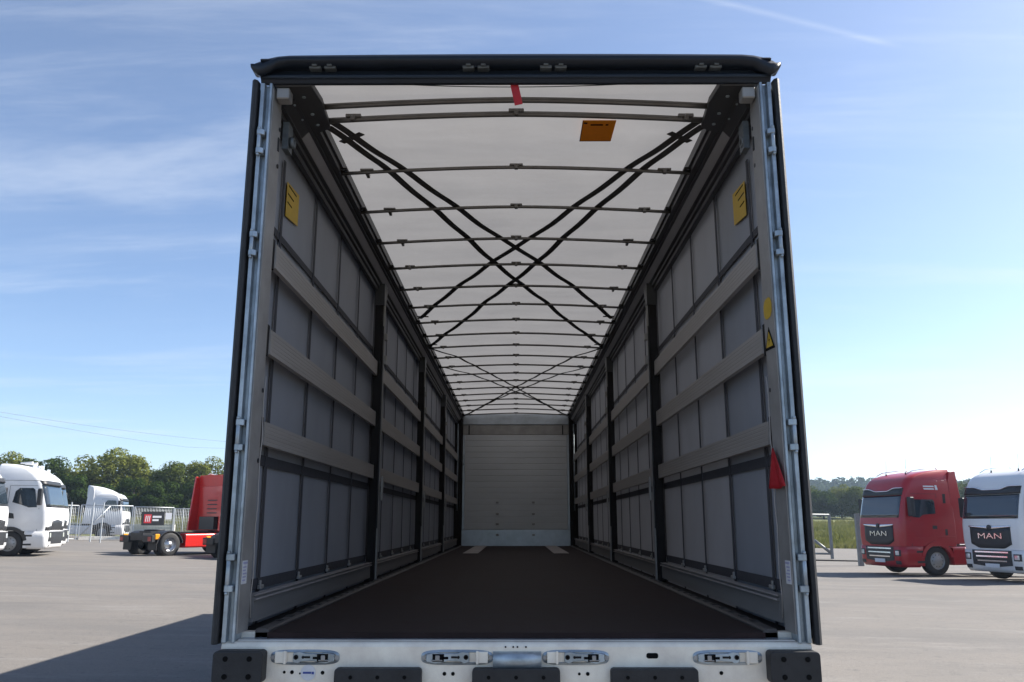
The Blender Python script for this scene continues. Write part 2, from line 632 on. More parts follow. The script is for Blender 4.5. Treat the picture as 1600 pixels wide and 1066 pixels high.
FZ = 1.20
SIDES = (-1, 1)


def bx(b, s, x0, x1, y0, y1, z0, z1):
    a, c = sorted((s * x0, s * x1))
    return b.box(a, c, y0, y1, z0, z1)


# floor: phenolic sheets laid end to end
ys = [YR + 0.06, 6.1, 8.5, 10.9, 13.3, 15.7, YF - 0.02]
for a, c in zip(ys[:-1], ys[1:]):
    tp('floor_panel', MB().box(-1.085, 1.085, a + 0.0015, c - 0.0015, FZ - 0.03, FZ), M['floor'])
for s in SIDES:
    b = MB()
    bx(b, s, 0.585, 0.82, 13.1, YF - 0.05, FZ + 0.002, FZ + 0.006)
    tp('floor_plate', b, M['plate'], label='pale steel plate let into the dark floor')
    b = MB()
    prof = [(s * 1.088, FZ - 0.05), (s * 1.088, FZ + 0.006), (s * 1.10, FZ + 0.012), (s * 1.145, FZ + 0.012),
            (s * 1.15, FZ + 0.004), (s * 1.15, FZ - 0.05)]
    b.prism(prof, 'y', YR + 0.1, YF - 0.05)
    tp('floor_edge_rail', b, M['floorrail'])
    b = MB()
    bx(b, s, 1.15, 1.262, YR + 0.12, YF, FZ - 0.16, FZ - 0.01)
    tp('side_rave', b, M['dark'])
    # slots of the lashing rail
    b = MB()
    for k in range(64):
        y = 4.1 + k * 0.2
        if y < YF - 0.2:
            bx(b, s, 1.115, 1.15, y, y + 0.05, FZ + 0.0125, FZ + 0.016)
    o = tp('lashing_slots', b, M['black'])
    o['kind'] = 'stuff'

# pillars and bays
PIL = [7.09, 10.42, 13.62]
BAY = [(YR + 0.205, PIL[0] - 0.05), (PIL[0] + 0.05, PIL[1] - 0.05), (PIL[1] + 0.05, PIL[2] - 0.05), (PIL[2] + 0.05, YF - 0.14)]
LATH_Z = [(2.910, 3.033), (2.4725, 2.5935), (2.031, 2.141)]


def lath_prof(s, z0, z1, n=6):
    xi, xo = 1.200, 1.226
    p = [(s * xo, z0), (s * xi, z0)]
    h = (z1 - z0)
    for k in range(n):
        a = z0 + h * (k + 0.12) / n
        c = z0 + h * (k + 0.88) / n
        if k > 0:
            p.append((s * (xi + 0.0013), a - h * 0.1 / n))
        p += [(s * xi, a), (s * xi, c)]
        if k < n - 1:
            p.append((s * (xi + 0.0013), c + h * 0.1 / n))
    p += [(s * xi, z1), (s * xo, z1)]
    return p


for s in SIDES:
    for bi, (a, c) in enumerate(BAY):
        for z0, z1 in LATH_Z:
            o = tp('lath', MB().prism(lath_prof(s, z0, z1), 'y', a + 0.012, c - 0.012), M['alu'])
            for e0, e1 in ((a - 0.03, a + 0.014), (c - 0.014, c + 0.03)):
                tp('lath_pocket', bx(MB(), s, 1.208, 1.238, e0, e1, z0 - 0.012, z1 + 0.02), M['dark'], o)
        # lower board with a rolled top lip
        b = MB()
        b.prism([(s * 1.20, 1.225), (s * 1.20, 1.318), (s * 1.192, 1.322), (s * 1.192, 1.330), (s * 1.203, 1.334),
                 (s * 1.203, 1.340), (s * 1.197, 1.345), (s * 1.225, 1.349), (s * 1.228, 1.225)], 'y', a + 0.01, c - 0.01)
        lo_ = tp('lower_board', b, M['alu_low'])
        tp('lip_highlight', MB().box(min(s * 1.186, s * 1.1915), max(s * 1.186, s * 1.1915), a + 0.01, c - 0.01, 1.3225, 1.3295).box(min(s * 1.190, s * 1.1965), max(s * 1.190, s * 1.1965), a + 0.01, c - 0.01, 1.3415, 1.347), M['plate'], lo_)  # two paler strips paint the highlights along the lip
    for py_ in PIL:
        b = MB()
        bx(b, s, 1.172, 1.245, py_ - 0.030, py_ + 0.028, FZ - 0.01, 3.60)
        o = tp('pillar', b, M['dark'], bevel=0.008)
        b = MB()
        bx(b, s, 1.158, 1.173, py_ - 0.002, py_ + 0.027, FZ, 3.55)
        tp('pillar_edge', b, M['post'], o)
        b = MB()
        bx(b, s, 1.162, 1.173, py_ - 0.028, py_ - 0.004, 1.62, 3.36)
        tp('latch_bar', b, M['black'], o, bevel=0.004)
        b = MB()
        b.prism([(py_ - 0.04, 3.55), (py_ + 0.04, 3.55), (py_ + 0.14, 3.74), (py_ - 0.05, 3.74)], 'x', s * 1.16, s * 1.245)
        tp('pillar_head', b, M['rail'], o)
        for q in ((1.135, 1.16, py_ + 0.006, py_ + 0.05, 3.02, 3.10), (1.135, 1.16, py_ + 0.006, py_ + 0.05, 3.24, 3.30), (1.128, 1.15, py_ + 0.01, py_ + 0.03, 1.85, 2.05)):
            tp('latch_handle', bx(MB(), s, *q), M['post'], o, bevel=0.004)

# curtains
for s in SIDES:
    b = MB()

    def cur(u, v, s=s):
        y = YR + 0.21 + u * (YF - 0.02 - YR - 0.21)
        z = 1.08 + v * (3.80 - 1.08)
        w = 0.004 * fbm(y * 0.9, z * 0.5, 5.0 * s) + 0.003 * math.sin((y - 4.19) * 2 * math.pi / 0.733)
        return (s * (1.275 + w), y, z)
    b.grid(cur, 110, 12)
    cu = tp('curtain', b, M['curtain'], fix=False)
    k = 0
    while True:
        y = 4.19 + 0.733 * k
        if y > YF - 0.25:
            break
        b = MB()
        bx(b, s, 1.258, 1.262, y - 0.016, y + 0.016, 1.10, 3.72 if k else 3.60)
        st = tp('curtain_strap', b, M['strap'], cu)
        b = MB()
        bx(b, s, 1.240, 1.2575, y - 0.028, y + 0.028, 1.352, 1.372)
        bx(b, s, 1.247, 1.2575, y - 0.012, y + 0.012, 1.372, 1.392)
        tp('buckle', b, M['post'], tr and cu, bevel=0.003)
        k += 1
    for z0, z1 in ((3.142, 3.182), (1.943, 1.996), (1.352, 1.404)):
        b = MB()
        bx(b, s, 1.2625, 1.2655, YR + 0.25, YF - 0.15, z0, z1)
        tp('webbing_band', b, M['strap'], cu)

# roof rails
RAILP = [(1.262, 3.685), (1.222, 3.685), (1.222, 3.706), (1.205, 3.712), (1.205, 3.738), (1.185, 3.742), (1.185, 3.752),
         (1.150, 3.790), (1.132, 3.792), (1.132, 3.808), (1.098, 3.812), (1.098, 3.842), (1.083, 3.846), (1.083, 3.900), (1.262, 3.890)]
for s in SIDES:
    b = MB().prism([(s * x, z) for x, z in RAILP], 'y', YR + 0.15, YF - 0.02)
    ra = tp('roof_rail', b, M['rail'])
    b = MB().prism([(s * 1.182, 3.748), (s * 1.188, 3.746), (s * 1.153, 3.784), (s * 1.147, 3.786)], 'y', YR + 0.5, YF - 0.1)
    tp('guide_track', b, M['railface'], ra)
    b = MB()
    bx(b, s, 1.2225, 1.228, YR + 0.3, YF - 0.1, 3.672, 3.685)
    tp('curtain_seal', b, M['strap'], ra)
    # sliding roof carriages
    BOWS = [4.855 + 0.668 * i for i in range(19)]

# roof bows
BOWY = [4.005, 4.16] + BOWS


def zbow(x):
    return 3.862 - 0.040 * (abs(x) / 1.06) ** 1.6


for i, y in enumerate(BOWY):
    if y > YF - 0.1:
        continue
    r = 0.0165 if i < 2 else 0.012
    e = 1.10 if i >= 2 else 1.03
    xs = span(-e, e, 16)
    o = tp('roof_bow', MB().tube([(x, y, zbow(x)) for x in xs], r, 8), M['bow'])
    if i == 0:
        continue
    rnd = random.Random(i)
    for cx in (-0.88 - 0.06 * rnd.random(), 0.004, 0.88 + 0.06 * rnd.random()):
        b = MB()
        z = zbow(cx)
        b.box(cx - 0.042, cx + 0.042, y - r - 0.010, y + r + 0.004, z + 0.004, z + r + 0.006)
        up = rnd.random() < 0.4
        if up and abs(cx) > 0.5:
            b.box(cx - 0.012, cx + 0.008, y + r - 0.004, y + r + 0.055, z - 0.012, z + 0.014)
        else:
            b.box(cx - 0.012, cx + 0.012, y - r - 0.024, y - r + 0.004, z - 0.022, z + 0.008)
        tp('bow_clip', b, M['bow'], o, bevel=0.003)
    for s in SIDES:
        b = MB()
        bx(b, s, 1.06, 1.13, y - 0.03, y + 0.03, 3.828, 3.85)
        tp('bow_carriage', b, M['dark'], o, bevel=0.004)

# roof tarpaulin


def roofz(x, y):
    e = max(0.0, 1 - (abs(x) / 1.09) ** 4)
    z = 3.912 - 0.004 * (abs(x) / 1.2) ** 1.8
    ph = (y - 4.855) / 0.668
    z += e * (0.020 * (math.cos(2 * math.pi * ph) - 1) * 0.5 + 0.007 * fbm(x * 1.8, y * 1.3, 2.0))
    return z


b = MB()
b.grid(lambda u, v: ((u * 2 - 1) * 1.25, YR + 0.03 + v * (YF + 0.02 - YR), roofz((u * 2 - 1) * 1.25, YR + 0.03 + v * (YF - YR))), 40, 190)
roof = tp('roof_tarpaulin', b, M['roof'], fix=False)
# crossed webbing straps under the roof
set1 = [[(-1.044, 4.256), (-0.964, 4.398), (-0.864, 4.636), (-0.802, 4.811), (-0.566, 5.453), (-0.29, 6.121), (0.011, 6.773), (0.385, 7.461), (0.74, 8.12), (1.045, 8.704)],
        [(-1.03, 4.24), (-0.92, 4.43), (-0.83, 4.62), (-0.726, 4.811), (-0.473, 5.405), (-0.20, 6.09), (-0.0, 6.75), (0.10, 7.44), (0.30, 8.11), (0.534, 8.79), (0.795, 9.417), (1.078, 10.133)]]
# the second strap starts beside the first and ends one bow spacing further on
set1[1] = [(-1.02, 4.23), (-0.93, 4.40), (-0.80, 4.66), (-0.73, 4.811), (-0.49, 5.405), (-0.29, 6.0), (-0.20, 6.5), (-0.02, 7.12), (0.15, 7.62), (0.30, 8.11), (0.534, 8.79), (0.795, 9.417), (1.078, 10.133)]
set1[1] = [(-1.050, 4.25), (-0.968, 4.42), (-0.878, 4.66), (-0.806, 4.86), (-0.62, 5.42), (-0.42, 6.05), (-0.22, 6.72), (-0.02, 7.30), (0.14, 7.72), (0.30, 8.11), (0.534, 8.79), (0.795, 9.417), (1.078, 10.133)]
set1[0] = [(-1.012, 4.21), (-0.932, 4.37), (-0.825, 4.61), (-0.732, 4.811), (-0.473, 5.405), (-0.179, 6.091), (0.09, 6.60), (0.36, 7.16), (0.536, 7.52), (0.80, 8.12), (1.045, 8.704)]
set2 = [[(-1.08, 10.25), (-0.81, 10.80), (-0.569, 11.60), (-0.166, 13.0), (0.0, 13.55), (0.33, 14.7), (0.80, 16.2), (1.08, 17.0)],
        [(-1.06, 11.5), (-0.72, 12.1), (-0.40, 12.9), (-0.10, 13.75), (0.12, 14.3), (0.42, 15.1), (0.80, 16.25), (1.08, 17.05)]]


def smooth_path(pts, n=6):
    out_ = []
    P = [pts[0]] + list(pts) + [pts[-1]]
    for i in range(1, len(P) - 2):
        p0, p1, p2, p3 = P[i - 1], P[i], P[i + 1], P[i + 2]
        for k in range(n):
            t = k / n
            q = []
            for d in (0, 1):
                q.append(0.5 * ((2 * p1[d]) + (-p0[d] + p2[d]) * t + (2 * p0[d] - 5 * p1[d] + 4 * p2[d] - p3[d]) * t * t
                                + (-p0[d] + 3 * p1[d] - 3 * p2[d] + p3[d]) * t ** 3))
            out_.append(tuple(q))
    out_.append(tuple(pts[-1]))
    return out_


for si, (st, w) in enumerate(((set1, 0.050), (set2, 0.036))):
    for k, pts in enumerate(st):
        for s in SIDES:
            sp = smooth_path(pts)
            b = MB()
            q = []
            for x, y in sp:
                ph = (y - 4.855) / 0.668
                z = zbow(x) + (0.0155 if si == 0 else 0.008) - 0.010 * (0.5 - 0.5 * math.cos(2 * math.pi * ph)) - (0.002 if s > 0 else 0) - 0.0015 * k
                q.append((s * x, y, z))
            b.ribbon(q, w, 0.003)
            tp('roof_brace_strap', b, M['tape'])
for s in SIDES:
    # strap keepers near the rear corners and at the far ends
    for (x, y, ang, l) in ((-0.945, 4.39, 0.75, 0.19), (-1.0, 8.62, 0.05, 0.12), (-1.04, 10.06, 0.05, 0.12)):
        b = MB()
        c, d = math.cos(ang), math.sin(ang)
        b.ribbon([(-s * (x - c * l / 2), y + d * l / 2 * 0.9, 3.836), (-s * (x + c * l / 2), y - d * l / 2 * 0.9, 3.834)], 0.04, 0.004)
        tp('strap_keeper', b, M['tape'])

# rear roof carriage plates
for s in SIDES:
    b = MB()
    b.prism([(s * 1.20, YR + 0.02), (s * 1.02, YR + 0.02), (s * 1.005, YR + 0.2), (s * 1.025, YR + 0.48), (s * 1.10, YR + 0.53), (s * 1.20, YR + 0.53)], 'z', 3.795, 3.832)
    o = tp('roof_end_plate', b, M['rail'], bevel=0.004)
    b = MB()
    for y in (YR + 0.12, YR + 0.3, YR + 0.42):
        b.lathe([(0.010, 0), (0.010, 0.006), (0.004, 0.008)], (s * 1.08, y, 3.786), 'z', 8)
    for y in (YR + 0.2, YR + 0.36):
        b.lathe([(0.008, 0), (0.008, 0.006), (0.004, 0.008)], (s * 1.15, y, 3.786), 'z', 8)
    tp('bolts', b, M['galv'], o)
    b = MB()
    b.box(min(s * 1.13, s * 1.195), max(s * 1.13, s * 1.195), YR + 0.03, YR + 0.10, 3.735, 3.794)
    tp('corner_bracket', b, M['post'], o, bevel=0.005)
    b = MB()
    b.lathe([(0.030, 0), (0.030, 0.018), (0.015, 0.019), (0.013, 0.0)], (s * 1.17, YR + 0.25, 3.60), 'x', 20)
    b.box(min(s * 1.175, s * 1.205), max(s * 1.175, s * 1.205), YR + 0.21, YR + 0.29, 3.55, 3.70)
    tp('tensioner_bracket', b, M['keeper'], bevel=0.0)

# thin release cable hanging behind the header
b = MB()
b.tube([(x, YR + 0.13, 3.850 + 0.034 * (x / 0.85) ** 2) for x in span(-0.85, 0.85, 24)], 0.0022, 6)
tp('release_cable', b, M['ink'])

# header beam over the doors
b = MB()
prof = [(YR + 0.05, 3.85), (YR + 0.03, 3.803), (YR + 0.005, 3.80), (YR - 0.004, 3.818), (YR - 0.012, 3.822), (YR - 0.014, 3.838),
        (YR + 0.018, 3.856), (YR + 0.022, 3.895), (YR - 0.02, 3.902), (YR - 0.035, 3.91), (YR - 0.02, 3.924), (YR + 0.16, 3.930), (YR + 0.16, 3.915)]
b.prism(prof, 'x', -1.266, 1.266)
hd = tp('rear_header', b, M['navy'], bevel=0.004, seg=2)
b = MB()
n = 40
vs = []
for k in range(n + 1):
    x = 1.315 * math.sin(math.pi / 2 * math.sin(math.pi / 2 * (2 * k / n - 1)))
    t = min(1.0, (1.315 - abs(x)) / 0.17)
    top = 3.878 + (3.928 - 3.878) * math.sqrt(max(0, 1 - (1 - t) ** 2)) + 0.008 * (1 - (x / 1.3) ** 2)
    d_ = 1.315 - abs(x)
    bot = 3.878 - 0.058 * min(1.0, d_ / 0.05) + 0.038 * min(1.0, max(0.0, (d_ - 0.07) / 0.05))
    fr = YR - 0.048 + 0.03 * (1 - t)
    vs += [(x, fr, bot + 0.03 * t * min(1.0, max(0.0, (d_ - 0.07) / 0.05))), (x, fr - 0.006, (top + bot) / 2 + 0.012), (x, fr + 0.012, top), (x, YR + 0.07, top - 0.002), (x, YR + 0.07, max(bot, 3.872))]
fs = []
for k in range(n):
    for i in range(5):
        j = (i + 1) % 5
        fs.append((k * 5 + i, k * 5 + j, (k + 1) * 5 + j, (k + 1) * 5 + i))
fs += [(4, 3, 2, 1, 0), tuple(n * 5 + i for i in range(5))]
b.add(vs, fs, True)
tp('roof_cap', b, M['navy'], hd)
for cx in (-0.96, -0.197, 0.188, 0.957):
    for k, dx in enumerate((-0.037, 0.037)):
        b = MB()
        x = cx + dx
        b.prism([(x - 0.028, 3.872), (x - 0.030, 3.890), (x - 0.018, 3.902), (x + 0.016, 3.904), (x + 0.030, 3.886), (x + 0.028, 3.872)], 'y', YR - 0.018, YR + 0.026)
        b.box(x - 0.012, x + 0.012, YR - 0.034, YR - 0.019, 3.878, 3.905)
        tp('lock_keeper', b, M['keeper'], hd, bevel=0.003)
# red pull strap
b = MB()
b.ribbon([(-0.006, YR + 0.02, 3.826), (-0.005, YR + 0.03, 3.80), (0.006, YR + 0.034, 3.75), (0.016, YR + 0.045, 3.705)], 0.040, 0.003, normal=(0, 1, 0))
tp('pull_strap', b, M['red_tab'], label='short red pull strap hanging from the rear header')

# rear corner posts
for s in SIDES:
    b = MB()
    b.prism([(s * 1.207, YR), (s * 1.216, YR - 0.004), (s * 1.222, YR + 0.002), (s * 1.224, YR + 0.028), (s * 1.243, YR + 0.028),
             (s * 1.245, YR - 0.002), (s * 1.262, YR - 0.004), (s * 1.264, YR + 0.05), (s * 1.264, YR + 0.16), (s * 1.212, YR + 0.16), (s * 1.207, YR + 0.03)],
            'z', 1.166, 3.80)
    po = tp('corner_post', b, M['galv'], bevel=0.0015)
    b = MB()
    bx(b, s, 1.2015, 1.2065, YR + 0.012, YR + 0.158, FZ + 0.0, 3.78)
    tp('post_lining', b, M['post'], po)
    b = MB()
    b.tube([(s * 1.222, YR + 0.178, FZ + 0.02), (s * 1.222, YR + 0.178, 3.72)], 0.015, 12)
    tp('tensioner_tube', b, M['alu'], po)
    b = MB()
    b.tube([(s * 1.196, YR + 0.165, 1.25)] + [(s * (1.196 + 0.003 * math.sin(k * 2.1)), YR + 0.160, 1.25 + k * 0.1) for k in range(1, 12)], 0.0028, 6)
    tp('seal_cord', b, M['alu'], po)
    b = MB()
    for z in (3.62, 3.42, 2.28, 1.95):
        b.lathe([(0.011, 0), (0.011, 0.004)], (s * 1.2, YR + 0.14, z), 'x', 12)
    b.box(min(s * 1.197, s * 1.2012), max(s * 1.197, s * 1.2012), YR + 0.125, YR + 0.142, 3.50, 3.57)
    tp('post_holes', b, M['black'], po)['kind'] = 'stuff'
    # hinges
    for z0, z1 in ((3.42, 3.545), (2.90, 3.02), (1.985, 2.125), (1.375, 1.535)):
        b = MB()
        b.lathe([(0.010, 0), (0.010, z1 - z0)], (s * 1.251, YR - 0.012, z0), 'z', 12)
        for zz in (z0, z1 - 0.028):
            b.prism([(s * 1.226, YR + 0.02), (s * 1.226, YR - 0.012), (s * 1.243, YR - 0.024), (s * 1.258, YR - 0.024), (s * 1.266, YR - 0.008), (s * 1.266, YR + 0.02)], 'z', zz, zz + 0.028)
        b.lathe([(0.0075, -0.012), (0.0075, 0.0)], (s * 1.252, YR - 0.016, z0), 'z', 10)
        b.lathe([(0.0085, 0), (0.0085, 0.012)], (s * 1.252, YR - 0.016, z1), 'z', 10)
        tp('hinge', b, M['galv'], po, bevel=0.002)
    # a folded-back rear door, rubber edge towards the rear
    b = MB()
    bx(b, s, 1.284, 1.318, YR + 0.03, YR + 1.26, 1.175, 3.80)
    dr = tp('rear_door', b, M['navy'], bevel=0.004)
    b = MB()
    b.prism([(s * 1.272, YR + 0.026), (s * 1.276, YR - 0.01), (s * 1.290, YR - 0.022), (s * 1.304, YR - 0.01), (s * 1.306, YR + 0.026)], 'z', 1.160, 3.812)
    tp('door_seal', b, M['black'], dr, bevel=0.002)
    for yy in (YR + 0.35, YR + 0.9):
        b = MB()
        b.tube([(s * 1.335, yy, 1.20), (s * 1.335, yy, 3.78)], 0.014, 10)
        for z in (1.3, 1.9, 2.6, 3.3, 3.7):
            bx(b, s, 1.317, 1.345, yy - 0.03, yy + 0.03, z, z + 0.06)
        tp('locking_rod', b, M['galv'], dr)
    # small white label at the foot of the post
    b = MB()
    bx(b, s, 1.1985, 1.2005, YR + 0.018, YR + 0.085, 1.405, 1.505)
    lb = tp('label_plate', b, M['white_label'], po)
    b = MB()
    for k in range(5):
        bx(b, s, 1.1972, 1.1984, YR + 0.026, YR + 0.060 + 0.015 * ((k * 7) % 3) / 2, 1.418 + k * 0.014, 1.424 + k * 0.014)
    bx(b, s, 1.1972, 1.1984, YR + 0.024, YR + 0.08, 1.490, 1.499)
    tp('label_print', b, M['pale_ink'], lb)

# rear sill
b = MB()
b.prism([(YR, 0.985), (YR, 1.150), (YR + 0.006, 1.163), (YR + 0.018, 1.169), (YR + 0.10, 1.171), (YR + 0.10, 1.198), (YR + 0.16, 1.198), (YR + 0.16, 0.985)], 'x', -1.262, 1.262)
sl = tp('rear_sill', b, M['sill'], bevel=0.002)
b = MB()
b.box(-1.20, 1.20, YR + 0.022, YR + 0.101, 1.1712, 1.176)
tp('sill_tread', b, M['kick'], sl)


def rrect(x0, x1, z0, z1, r, n=5):
    p = []
    for cx, cz, a0 in ((x1 - r, z1 - r, 0), (x0 + r, z1 - r, 90), (x0 + r, z0 + r, 180), (x1 - r, z0 + r, 270)):
        for k in range(n + 1):
            t = R(a0 + 90 * k / n)
            p.append((cx + r * math.cos(t), cz + r * math.sin(t)))
    return p


for s in SIDES:
    b = MB()
    a, c = sorted((s * 1.270, s * 1.060))
    b.prism(rrect(a, c, 1.012, 1.142, 0.018), 'y', YR - 0.075, YR + 0.0)
    bu = tp('corner_buffer', b, M['black'], bevel=0.006, seg=2)
    for x in (1.115, 1.215):
        for z in (1.042, 1.112):
            tp('bolt_recess', MB().lathe([(0.011, 0), (0.011, 0.004)], (s * x, YR - 0.0785, z), 'y', 12), M['ink'], bu)
for x0, x1 in ((-0.765, -0.398), (-0.185, 0.185), (0.398, 0.765)):
    b = MB()
    b.prism(rrect(x0, x1, 0.93, 1.070, 0.016), 'y', YR - 0.045, YR + 0.0)
    bu = tp('sill_buffer', b, M['black'], bevel=0.006, seg=2)
    for x in (x0 + 0.07, (x0 + x1) / 2, x1 - 0.07):
        tp('bolt_recess', MB().lathe([(0.008, 0), (0.008, 0.003)], (x, YR - 0.048, 1.035), 'y', 10), M['ink'], bu)
# lock dishes: a pressed oval with the keeper, lever and claw in it
for x0, x1, flip in ((-1.046, -0.752, False), (-0.404, -0.098, True), (0.112, 0.396, False), (0.752, 1.046, True)):
    zc_ = 1.108
    b = MB()
    n = 44
    oval_o, oval_i = [], []
    for k in range(n):
        t = 2 * math.pi * k / n
        cx, hw, hz = (x0 + x1) / 2, (x1 - x0) / 2, 0.031
        ex = math.copysign(abs(math.cos(t)) ** 0.55, math.cos(t))
        ez = math.copysign(abs(math.sin(t)) ** 0.55, math.sin(t))
        oval_o.append((cx + hw * ex, zc_ + hz * ez))
        oval_i.append((cx + (hw - 0.012) * ex, zc_ + (hz - 0.009) * ez))
    vs = [(x, YR - 0.001, z) for x, z in oval_o] + [(x, YR - 0.006, z) for x, z in oval_i]
    b.add(vs, [(k, (k + 1) % n, n + (k + 1) % n, n + k) for k in range(n)], True)
    vs = [(x, YR - 0.006, z) for x, z in oval_i] + [(x, YR - 0.0012, zc_ + (z - zc_) * 0.9) for x, z in oval_i]
    b.add(vs, [(k, (k + 1) % n, n + (k + 1) % n, n + k) for k in range(n)], True)
    o = tp('lock_dish', b, M['galv'], sl, fix=True)

    def X(f, flip=flip, x0=x0, x1=x1):
        return x0 + (x1 - x0) * ((1 - f) if flip else f)

    def pbox(b, f0, f1, d0, d1, z0, z1):
        a, c = sorted((X(f0), X(f1)))
        b.box(a, c, YR - d1, YR - d0, z0, z1)
    # keeper cup, lever arm with pin, dark claw recess
    b = MB()
    pbox(b, 0.07, 0.24, 0.0, 0.016, zc_ - 0.022, zc_ + 0.024)
    pbox(b, 0.20, 0.235, 0.016, 0.022, zc_ - 0.026, zc_ + 0.028)
    tp('keeper_cup', b, M['sill'], sl, bevel=0.005, seg=2)
    b = MB()
    pts = [(0.33, -0.018), (0.33, 0.020), (0.42, 0.026), (0.5, 0.018), (0.72, 0.016), (0.80, 0.022), (0.93, 0.014), (0.93, -0.016), (0.80, -0.026), (0.62, -0.014), (0.45, -0.017), (0.40, -0.026)]
    b.prism([(X(f), zc_ + z) for f, z in pts], 'y', YR - 0.013, YR)
    tp('lock_lever', b, M['galv'], sl, bevel=0.003)
    b = MB()
    b.lathe([(0.010, -0.004), (0.010, 0.0), (0.005, 0.0005), (0.005, -0.004)], (X(0.375), YR - 0.013, zc_ + 0.002), 'y', 14)
    b.lathe([(0.006, -0.004), (0.006, 0.0)], (X(0.48), YR - 0.013, zc_ + 0.002), 'y', 10)
    pbox(b, 0.50, 0.58, 0.013, 0.016, zc_ - 0.002, zc_ + 0.006)
    tp('lever_pin', b, M['dark'], sl)
    b = MB()
    pbox(b, 0.68, 0.84, 0.0134, 0.0148, zc_ - 0.016, zc_ + 0.015)
    pbox(b, 0.62, 0.70, 0.0134, 0.0148, zc_ - 0.006, zc_ + 0.004)
    tp('claw_recess', b, M['ink'], sl)
    b = MB()
    pbox(b, 0.74, 0.80, 0.0148, 0.022, zc_ - 0.010, zc_ + 0.010)
    pbox(b, 0.70, 0.86, 0.0148, 0.019, zc_ - 0.013, zc_ - 0.008)
    tp('claw', b, M['post'], sl, bevel=0.002)
    b = MB()
    for f in (0.035, 0.965):
        b.lathe([(0.009, -0.003), (0.009, 0.0)], (X(f), YR - 0.006, zc_), 'y', 12)
    tp('dish_bolt', b, M['post'], sl)
# roller between the middle dishes
b = MB()
prof = [(YR - 0.001, 1.132)]
for k in range(10):
    t = R(90 + 180 * k / 9)
    prof.append((YR - 0.004 + 0.026 * math.cos(t), 1.096 + 0.036 * math.sin(t)))
prof.append((YR - 0.001, 1.060))
b.prism(prof, 'x', -0.098, 0.107, smooth=True)
tp('sill_roller', b, M['galv'], sl, fix=True)
# holes and slot in the sill
b = MB()
for x, z, r in ((-0.985, 1.048, 0.006), (-0.952, 1.048, 0.008), (-0.918, 1.043, 0.004), (-0.822, 1.046, 0.008), (-0.304, 1.042, 0.008), (-0.268, 1.042, 0.008),
                (0.268, 1.042, 0.006), (0.304, 1.042, 0.008), (0.87, 1.046, 0.008), (-0.045, 1.150, 0.004), (-0.012, 1.150, 0.004), (0.006, 1.150, 0.004), (0.042, 1.150, 0.004)):
    b.lathe([(r, -0.0015), (r, 0.0)], (x, YR - 0.0005, z), 'y', 12)
b.prism(rrect(0.555, 0.605, 1.104, 1.126, 0.009), 'y', YR - 0.002, YR)
tp('sill_holes', b, M['ink'], sl)
b = MB()
b.lathe([(0.032, -0.0015), (0.032, 0.0)], (-0.883, YR - 0.0005, 1.046), 'y', 28)
o = tp('round_sticker', b, M['white_label'], sl, label='round pale sticker with blue print on the sill')
b = MB()
b.box(-0.905, -0.870, YR - 0.0032, YR - 0.0022, 1.042, 1.050)
b.box(-0.868, -0.858, YR - 0.0032, YR - 0.0022, 1.040, 1.050)
tp('sticker_print', b, M['blue_ink'], o)

# stickers
for s in SIDES:
    b = MB()
    b.add([(s * 1.2640, y, z) for y, z in ((4.27, 3.515), (4.52, 3.535), (4.52, 3.345), (4.27, 3.315))], [(0, 1, 2, 3)])
    b.add([(s * 1.2665, y, z) for y, z in ((4.27, 3.515), (4.52, 3.535), (4.52, 3.345), (4.27, 3.315))], [(3, 2, 1, 0)])
    o = tp('yellow_notice', b, M['yellow'], label='yellow notice sticker on the curtain inside the trailer')
    b = MB()
    for k, (a, c) in enumerate(((4.30, 4.46), (4.29, 4.41), (4.29, 4.38))):
        bx(b, s, 1.2628, 1.2636, a, c, 3.50 - k * 0.05, 3.508 - k * 0.05)
    tp('notice_print', b, M['ink'], o)
b = MB()
Z = 3.855
pts = [(0.372, 4.185), (0.555, 4.185), (0.555, 4.49), (0.372, 4.49)]
b.prism([(0.377, 4.25), (0.565, 4.25), (0.562, 4.505), (0.377, 4.505)], 'z', 3.868, 3.871)
o = tp('roof_notice', b, M['orange'], roof, label='orange notice sticker under the white roof')
b = MB()
b.box(0.385, 0.405, 4.27, 4.285, 3.8655, 3.8672)
b.box(0.425, 0.495, 4.29, 4.305, 3.8655, 3.8672)
b.box(0.51, 0.525, 4.29, 4.305, 3.8655, 3.8672)
b.box(0.377, 0.381, 4.25, 4.505, 3.8655, 3.8672)
b.box(0.381, 0.558, 4.499, 4.503, 3.8655, 3.8672)
tp('notice_print', b, M['ink'], roof)
b = MB()
b.prism(rrect(YR + 0.03, YR + 0.15, 2.615, 2.715, 0.045), 'x', 1.1990, 1.2005)
tp('yellow_post_sticker', b, M['yellow'], label='rounded yellow sticker on the right rear post')
b = MB()
b.prism([(YR + 0.02, 2.462), (YR + 0.165, 2.470), (YR + 0.095, 2.575)], 'x', 1.1992, 1.2005)
o = tp('warning_triangle', b, M['ink'], label='yellow warning triangle sticker with black border')
b = MB()
b.prism([(YR + 0.042, 2.476), (YR + 0.143, 2.482), (YR + 0.094, 2.552)], 'x', 1.1978, 1.1990)
tp('triangle_face', b, M['yellow'], o)
b = MB()
b.prism([(YR + 0.085, 2.535), (YR + 0.10, 2.51), (YR + 0.092, 2.508), (YR + 0.10, 2.488), (YR + 0.083, 2.514), (YR + 0.091, 2.516)], 'x', 1.1968, 1.1976)
tp('triangle_symbol', b, M['ink'], o)

